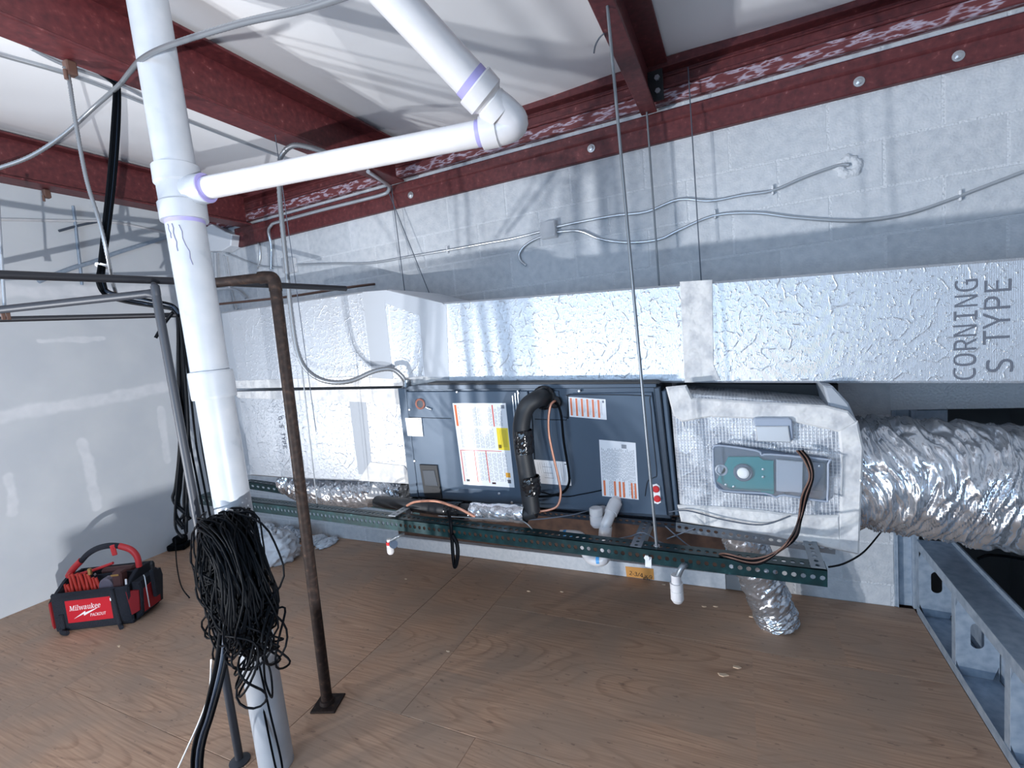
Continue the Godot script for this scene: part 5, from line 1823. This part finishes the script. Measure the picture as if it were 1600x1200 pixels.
# ------------------------------------------------------------------ tool bag
func build_tool_bag() -> void:
	var o := Vector3(-3.60, 0, -1.21)
	var ux := Vector3(0.88, 0, -0.475).normalized()
	var uz := Vector3.UP.cross(ux) * -1.0      # towards the camera is +z of the bag
	uz = ux.cross(Vector3.UP)
	var bs := Basis(ux * 0.87, Vector3.UP * 1.06, uz * 0.9)
	var t := thing("tool_bag", "black and red open-top tool bag standing on the floor by the drywall", "tool bag", o, "", bs)
	var L := 0.50
	var D := 0.26
	var H := 0.205
	var b := MB.new()
	# front, back, ends, bottom as soft-edged panels (local axes: x right, y up, z to the viewer)
	b.box(Vector3(L * 0.5, H * 0.5 + 0.008, -0.012), Vector3(L, H, 0.024), 0.010)
	obj("front_side", b, M.canvas, t, true)
	b = MB.new()
	b.box(Vector3(L * 0.5, H * 0.5 + 0.03, -D + 0.012), Vector3(L, H + 0.05, 0.024), 0.010)
	obj("back_side", b, M.canvas, t, true)
	for s in [0.0, 1.0]:
		b = MB.new()
		var x := lerpf(0.012, L - 0.012, s)
		b.prism([Vector3(x, 0.006, -0.01), Vector3(x, H, -0.01), Vector3(x, H + 0.045, -D * 0.35), Vector3(x, H + 0.06, -D * 0.5), Vector3(x, H + 0.055, -D + 0.01), Vector3(x, 0.006, -D + 0.01)], Vector3(0.024 * (1 if s == 0.0 else -1), 0, 0), 0.004)
		obj("end_panel", b, M.canvas, t, true)
	b = MB.new()
	b.box(Vector3(L * 0.5, 0.010, -D * 0.5), Vector3(L * 0.99, 0.018, D * 0.98), 0.006)
	obj("base", b, M.canvas, t, true)
	# bulging end pockets
	b = MB.new()
	b.prism([Vector3(0.0, 0.01, -0.02), Vector3(-0.045, 0.04, -0.03), Vector3(-0.055, 0.15, -0.04), Vector3(-0.04, 0.175, -0.05), Vector3(0.0, 0.16, -0.03)], Vector3(0, 0, -0.20), 0.006)
	obj("end_pocket", b, M.canvas, t, true)
	b = MB.new()
	b.prism([Vector3(-0.004, 0.02, 0.001), Vector3(-0.014, 0.04, 0.001), Vector3(-0.014, 0.16, 0.001), Vector3(-0.004, 0.17, 0.001)], Vector3(0, 0, -0.05), 0.003)
	obj("red_piping", b, M.canvas_red, t, true)
	b = MB.new()
	b.prism([Vector3(L, 0.01, -0.02), Vector3(L + 0.04, 0.03, -0.03), Vector3(L + 0.05, 0.17, -0.05), Vector3(L + 0.035, 0.21, -0.06), Vector3(L, 0.22, -0.03)], Vector3(0, 0, -0.20), 0.006)
	obj("end_pocket", b, M.canvas, t, true)
	b = MB.new()
	b.prism([Vector3(L - 0.004, 0.05, 0.002), Vector3(L + 0.030, 0.06, -0.026), Vector3(L + 0.036, 0.17, -0.038), Vector3(L - 0.02, 0.185, 0.002)], Vector3(0, 0, -0.015), 0.002)
	obj("red_gusset", b, M.canvas_red, t, true)
	b = MB.new()
	b.prism([Vector3(L + 0.044, 0.04, -0.05), Vector3(L + 0.055, 0.04, -0.19), Vector3(L + 0.058, 0.18, -0.19), Vector3(L + 0.052, 0.17, -0.06)], Vector3(-0.012, 0, 0), 0.002)
	obj("red_gusset", b, M.canvas_red, t, true)
	# red front panel with white lettering
	b = MB.new()
	b.box(Vector3(0.235, 0.108, 0.001), Vector3(0.285, 0.125, 0.004), 0.0015)
	var pn := obj("front_panel", b, M.panel_red, t, true)
	var white := mat(c8(244, 240, 240), 0.5)
	var slant := Basis(Vector3(1, 0.02, 0), Vector3(0.22, 1, 0), Vector3(0, 0, 1))
	var l1 := text("Milwaukee", 0.027, Vector3(0.215, 0.128, 0.0036), slant, white, pn, true, "lettering", 0.0008, "Droid Serif")
	(l1.mesh as TextMesh).horizontal_alignment = HORIZONTAL_ALIGNMENT_CENTER
	var l2 := text("PACKOUT", 0.0165, Vector3(0.288, 0.080, 0.0036), slant, white, pn, true)
	(l2.mesh as TextMesh).horizontal_alignment = HORIZONTAL_ALIGNMENT_CENTER
	b = MB.new()
	b.prism([Vector3(0.130, 0.066, 0.0040), Vector3(0.212, 0.106, 0.0040), Vector3(0.210, 0.096, 0.0040), Vector3(0.305, 0.120, 0.0040), Vector3(0.200, 0.079, 0.0040), Vector3(0.200, 0.090, 0.0040)], Vector3(0, 0, -0.0008))
	obj("lightning_stroke", b, white, pn, true)
	# webbing straps and a buckle
	b = MB.new()
	b.tube(smooth([Vector3(0.40, 0.21, 0.004), Vector3(0.405, 0.15, 0.008), Vector3(0.412, 0.06, 0.010), Vector3(0.43, 0.016, 0.022), Vector3(0.462, 0.010, 0.055)], 6), 0.013, 8)
	obj("strap", b, M.canvas, t, true)
	b = MB.new()
	b.tube(smooth([Vector3(0.06, 0.10, 0.004), Vector3(0.062, 0.03, 0.008), Vector3(0.07, 0.013, 0.03), Vector3(0.12, 0.012, 0.05)], 6), 0.013, 8)
	obj("strap", b, M.canvas, t, true)
	b = MB.new()
	b.box(Vector3(0.392, 0.155, 0.008), Vector3(0.022, 0.016, 0.004), 0.001)
	obj("tag_patch", b, white, t, true)
	b = MB.new()
	b.box(Vector3(0.47, 0.222, -0.03), Vector3(0.012, 0.045, 0.006), 0.001, Basis(Vector3.BACK, -0.1))
	obj("tag_patch", b, white, t, true)
	# handle: black grip over red feet and a red frame bar
	var hz := -D * 0.52
	b = MB.new()
	b.tube(smooth([Vector3(0.115, 0.335, hz), Vector3(0.17, 0.375, hz), Vector3(0.24, 0.402, hz), Vector3(0.32, 0.410, hz), Vector3(0.39, 0.400, hz)], 7), 0.016, 14)
	var hd := obj("handle_grip", b, M.canvas, t, true)
	b = MB.new()
	b.tube(smooth([Vector3(0.02, 0.26, hz), Vector3(0.06, 0.30, hz), Vector3(0.12, 0.342, hz)], 6), 0.019, 12)
	obj("handle_end", b, M.handle_red, hd, true)
	b = MB.new()
	b.tube(smooth([Vector3(0.385, 0.401, hz), Vector3(0.45, 0.375, hz), Vector3(0.485, 0.330, hz), Vector3(0.488, 0.27, hz)], 6), 0.018, 12)
	obj("handle_end", b, M.handle_red, hd, true)
	b = MB.new()
	b.box(Vector3(0.35, 0.385, hz + 0.012), Vector3(0.034, 0.062, 0.012), 0.004, Basis(Vector3.BACK, 0.12))
	b.lathe(Vector3(0.35, 0.395, hz + 0.018), Vector3(0, 0, 1), [[0, 0.007], [0.003, 0.007], [0.003, 0]], 12)
	obj("handle_latch", b, M.handle_red, hd, true)
	b = MB.new()
	b.tube([Vector3(0.03, 0.262, hz + 0.02), Vector3(0.20, 0.285, hz + 0.02), Vector3(0.34, 0.315, hz + 0.02)], 0.008, 8)
	obj("frame_bar", b, M.handle_red, t, true)
	b = MB.new()
	b.box(Vector3(L * 0.5, 0.20, hz - 0.01), Vector3(L - 0.06, 0.10, 0.012), 0.003)
	obj("divider", b, M.canvas, t, true)
	for x in [0.10, 0.20]:
		b = MB.new()
		b.lathe(Vector3(x, 0.232 + x * 0.12, hz + 0.005), Vector3(0, 0, 1), [[0, 0.007], [0.005, 0.007], [0.006, 0]], 12)
		obj("rivet", b, M.bolt, t, true)
	# tools standing in the bag
	var r := RandomNumberGenerator.new()
	r.seed = 23
	var tools := [[0.075, "red-handled pliers at the near end of the tool bag, half hidden by canvas"], [0.115, "red-handled pliers with the tallest grips beside the near end of the tool bag"], [0.165, "red-handled pliers leaning steeply in the middle of the tool bag"], [0.215, "red-handled cutter with a brass nut in the tool bag"], [0.262, "short red-handled cutter next to the grey tape in the tool bag"]]
	for k in tools.size():
		var x: float = tools[k][0]
		var hh := [0.215, 0.272, 0.268, 0.262, 0.235][k] as float
		var base := o + bs * Vector3(x, 0.022, -0.075)
		var pl := thing("pliers", tools[k][1], "pliers", base, "", bs)
		for s in [-1.0, 1.0]:
			b = MB.new()
			b.tube(smooth([Vector3(0.004 * s, 0.10, 0.0), Vector3(0.014 * s - 0.008, 0.15, 0.004), Vector3(0.016 * s - 0.02, hh - 0.03, 0.006 * s), Vector3(0.014 * s - 0.026, hh, 0.006 * s)], 5), 0.0085, 10)
			obj("grip", b, M.tool_red, pl, true)
		b = MB.new()
		b.tube([Vector3(0, 0.0, 0), Vector3(0, 0.06, 0), Vector3(0, 0.11, 0)], [0.004, 0.012, 0.012], 10)
		obj("jaw", b, M.steel_tool, pl, true)
		if k == 3:
			b = MB.new()
			b.lathe(Vector3(0.004, hh - 0.005, 0.004), Vector3.UP, [[0, 0], [0, 0.012], [0.03, 0.012], [0.034, 0.006], [0.034, 0]], 12)
			obj("brass_nut", b, M.brass, pl, true)
	var tp := thing("tape_measure", "grey rounded tape case standing among the tools in the bag", "tape measure", o + bs * Vector3(0.315, 0.022, -0.075), "", bs)
	b = MB.new()
	var rim := []
	for k in 14:
		var a := TAU * k / 14.0
		rim.append(Vector3(0.048 * cos(a) - (0.006 if sin(a) < 0 else 0.0), 0.175 + 0.055 * sin(a), 0.024))
	b.prism(rim, Vector3(0, 0, -0.05), 0.008)
	obj("case", b, mat(c8(112, 104, 116), 0.5), tp, true)
	b = MB.new()
	b.box(Vector3(0.0, 0.06, 0.0), Vector3(0.08, 0.12, 0.04), 0.008)
	obj("belt_pouch", b, M.leather, tp, true)
	var po := thing("tool_pouch", "brown leather pouch standing upright in the tool bag", "pouch", o + bs * Vector3(0.395, 0.022, -0.075), "", bs)
	b = MB.new()
	b.box(Vector3(0, 0.13, 0), Vector3(0.062, 0.26, 0.06), 0.008, Basis(Vector3.BACK, -0.06))
	obj("pouch_body", b, M.leather, po, true)
	b = MB.new()
	b.box(Vector3(0.0, 0.245, 0.032), Vector3(0.05, 0.010, 0.004), 0.001)
	obj("edge_binding", b, M.brass, po, true)
	var bx := thing("meter_case", "dark case tucked at the back of the tool bag under the handle", "case", o + bs * Vector3(0.30, 0.022, -0.205), "", bs)
	b = MB.new()
	b.box(Vector3(0, 0.12, 0), Vector3(0.22, 0.24, 0.05), 0.012)
	obj("case_body", b, M.leather, bx, true)
	# hex keys hanging outside the far end
	var hk := thing("hex_key", "long bright hex key hooked on the end of the tool bag", "hex key", o + bs * Vector3(L + 0.07, 0.06, -0.06), "", bs)
	b = MB.new()
	b.tube([Vector3(0.0, 0.0, 0), Vector3(0.0, 0.17, 0), Vector3(-0.004, 0.176, -0.004), Vector3(-0.02, 0.178, -0.02)], 0.0035, 6)
	obj("shaft", b, M.chrome, hk, true)
	var kn := thing("tool_holster", "black holster with a knob clipped outside the end of the tool bag", "holster", o + bs * Vector3(L + 0.068, 0.09, -0.14), "", bs)
	b = MB.new()
	b.box(Vector3(0.004, 0.08, 0), Vector3(0.026, 0.16, 0.05), 0.006)
	obj("holster_body", b, M.canvas, kn, true)
	b = MB.new()
	b.lathe(Vector3(0.004, 0.158, 0.0), Vector3.UP, [[0, 0], [0, 0.012], [0.03, 0.014], [0.045, 0.008], [0.045, 0]], 14)
	obj("knob", b, M.dark, kn, true)

# ------------------------------------------------------------------ things lying on the floor
func build_floor_things() -> void:
	var b: MB
	# black moulded foot under the hanging cables
	var p := PY(281, 857, 0.0)
	var t := thing("cable_reel", "black plastic block lying where the hanging cables reach the floor", "plastic block", p)
	b = MB.new()
	b.box(p + Vector3(0, 0.025, 0), Vector3(0.14, 0.048, 0.11), 0.010, Basis(Vector3.UP, 0.5))
	obj("foot", b, M.cable, t)
	b = MB.new()
	b.box(p + Vector3(0.005, 0.075, -0.01), Vector3(0.09, 0.06, 0.08), 0.014, Basis(Vector3.UP, 0.5))
	obj("cap", b, M.cable, t)
	b = MB.new()
	b.tube(smooth([p + Vector3(0.0, 0.10, 0.02), PY(276, 880, 0.05), PY(283, 915, 0.03), PY(296, 934, 0.02)], 6), 0.004, 6)
	tag(obj("black_cable", b, M.cable), "thin black cable curving over the floor from the black block", "cable")
	# white plastic wrap beside the coil, and scraps along the wall foot
	var w := PY(440, 876, 0.0)
	tag(obj("plastic_wrap", crumple(w + Vector3(-0.02, 0.09, 0.0), Vector3(0.13, 0.11, 0.12), 181, 0.35, 0.001), M.poly), "crumpled white plastic wrap on the floor behind the cable coil", "plastic wrap")
	for q in [[452, 838, 0.10, 0.055, "silver"], [486, 832, 0.07, 0.045, "largest silver"], [520, 834, 0.06, 0.03, "white"], [546, 832, 0.05, 0.025, "small white"], [425, 832, 0.09, 0.06, "dull white"]]:
		var c := PY(q[0], q[1], 0.0)
		c.z = maxf(c.z, ZW + 0.13)
		tag(obj("foil_scrap", crumple(c + Vector3(0, q[3] * 0.6, 0), Vector3(q[2], q[3], 0.08), 190 + q[0], 0.4, 0.001, 2.2), M.flex if "silver" in q[4] else M.poly), "crumpled %s scrap at the foot of the block wall under the plenum" % q[4], "scrap")
	# chips and scraps on the plywood
	var r := RandomNumberGenerator.new()
	r.seed = 31
	var chip := mat(c8(214, 188, 160), 0.8)
	var chips := [[1130, 1055, 0.022], [1151, 1043, 0.018], [1100, 948, 0.012], [1118, 948, 0.012], [186, 1010, 0.014], [878, 925, 0.010], [700, 1018, 0.010], [1175, 964, 0.016], [1188, 968, 0.018], [634, 905, 0.010], [1037, 884 + 30, 0.010], [826, 880 + 44, 0.012]]
	for q in chips:
		var c := PY(q[0], q[1], 0.0)
		var pts := []
		var n := 5
		for k in n:
			var a := TAU * k / n + r.randf_range(-0.3, 0.3)
			pts.append(c + Vector3(cos(a) * q[2], 0.004, sin(a) * q[2] * 0.5))
		b = MB.new()
		b.prism(pts, Vector3(0, -0.0034, 0), 0.0008)
		tag(obj("wood_chip", b, chip), "small pale wood chip lying loose on the plywood floor", "wood chip", "chips scattered on the plywood floor")
	# white paper triangle under the plenum
	b = MB.new()
	b.prism(poly_z([[572, 779], [583, 757], [614, 780]], -1.95), Vector3(0, 0, -0.002))
	tag(obj("paper_scrap", b, M.white_plastic), "white paper triangle caught behind the green angle under the plenum", "paper")
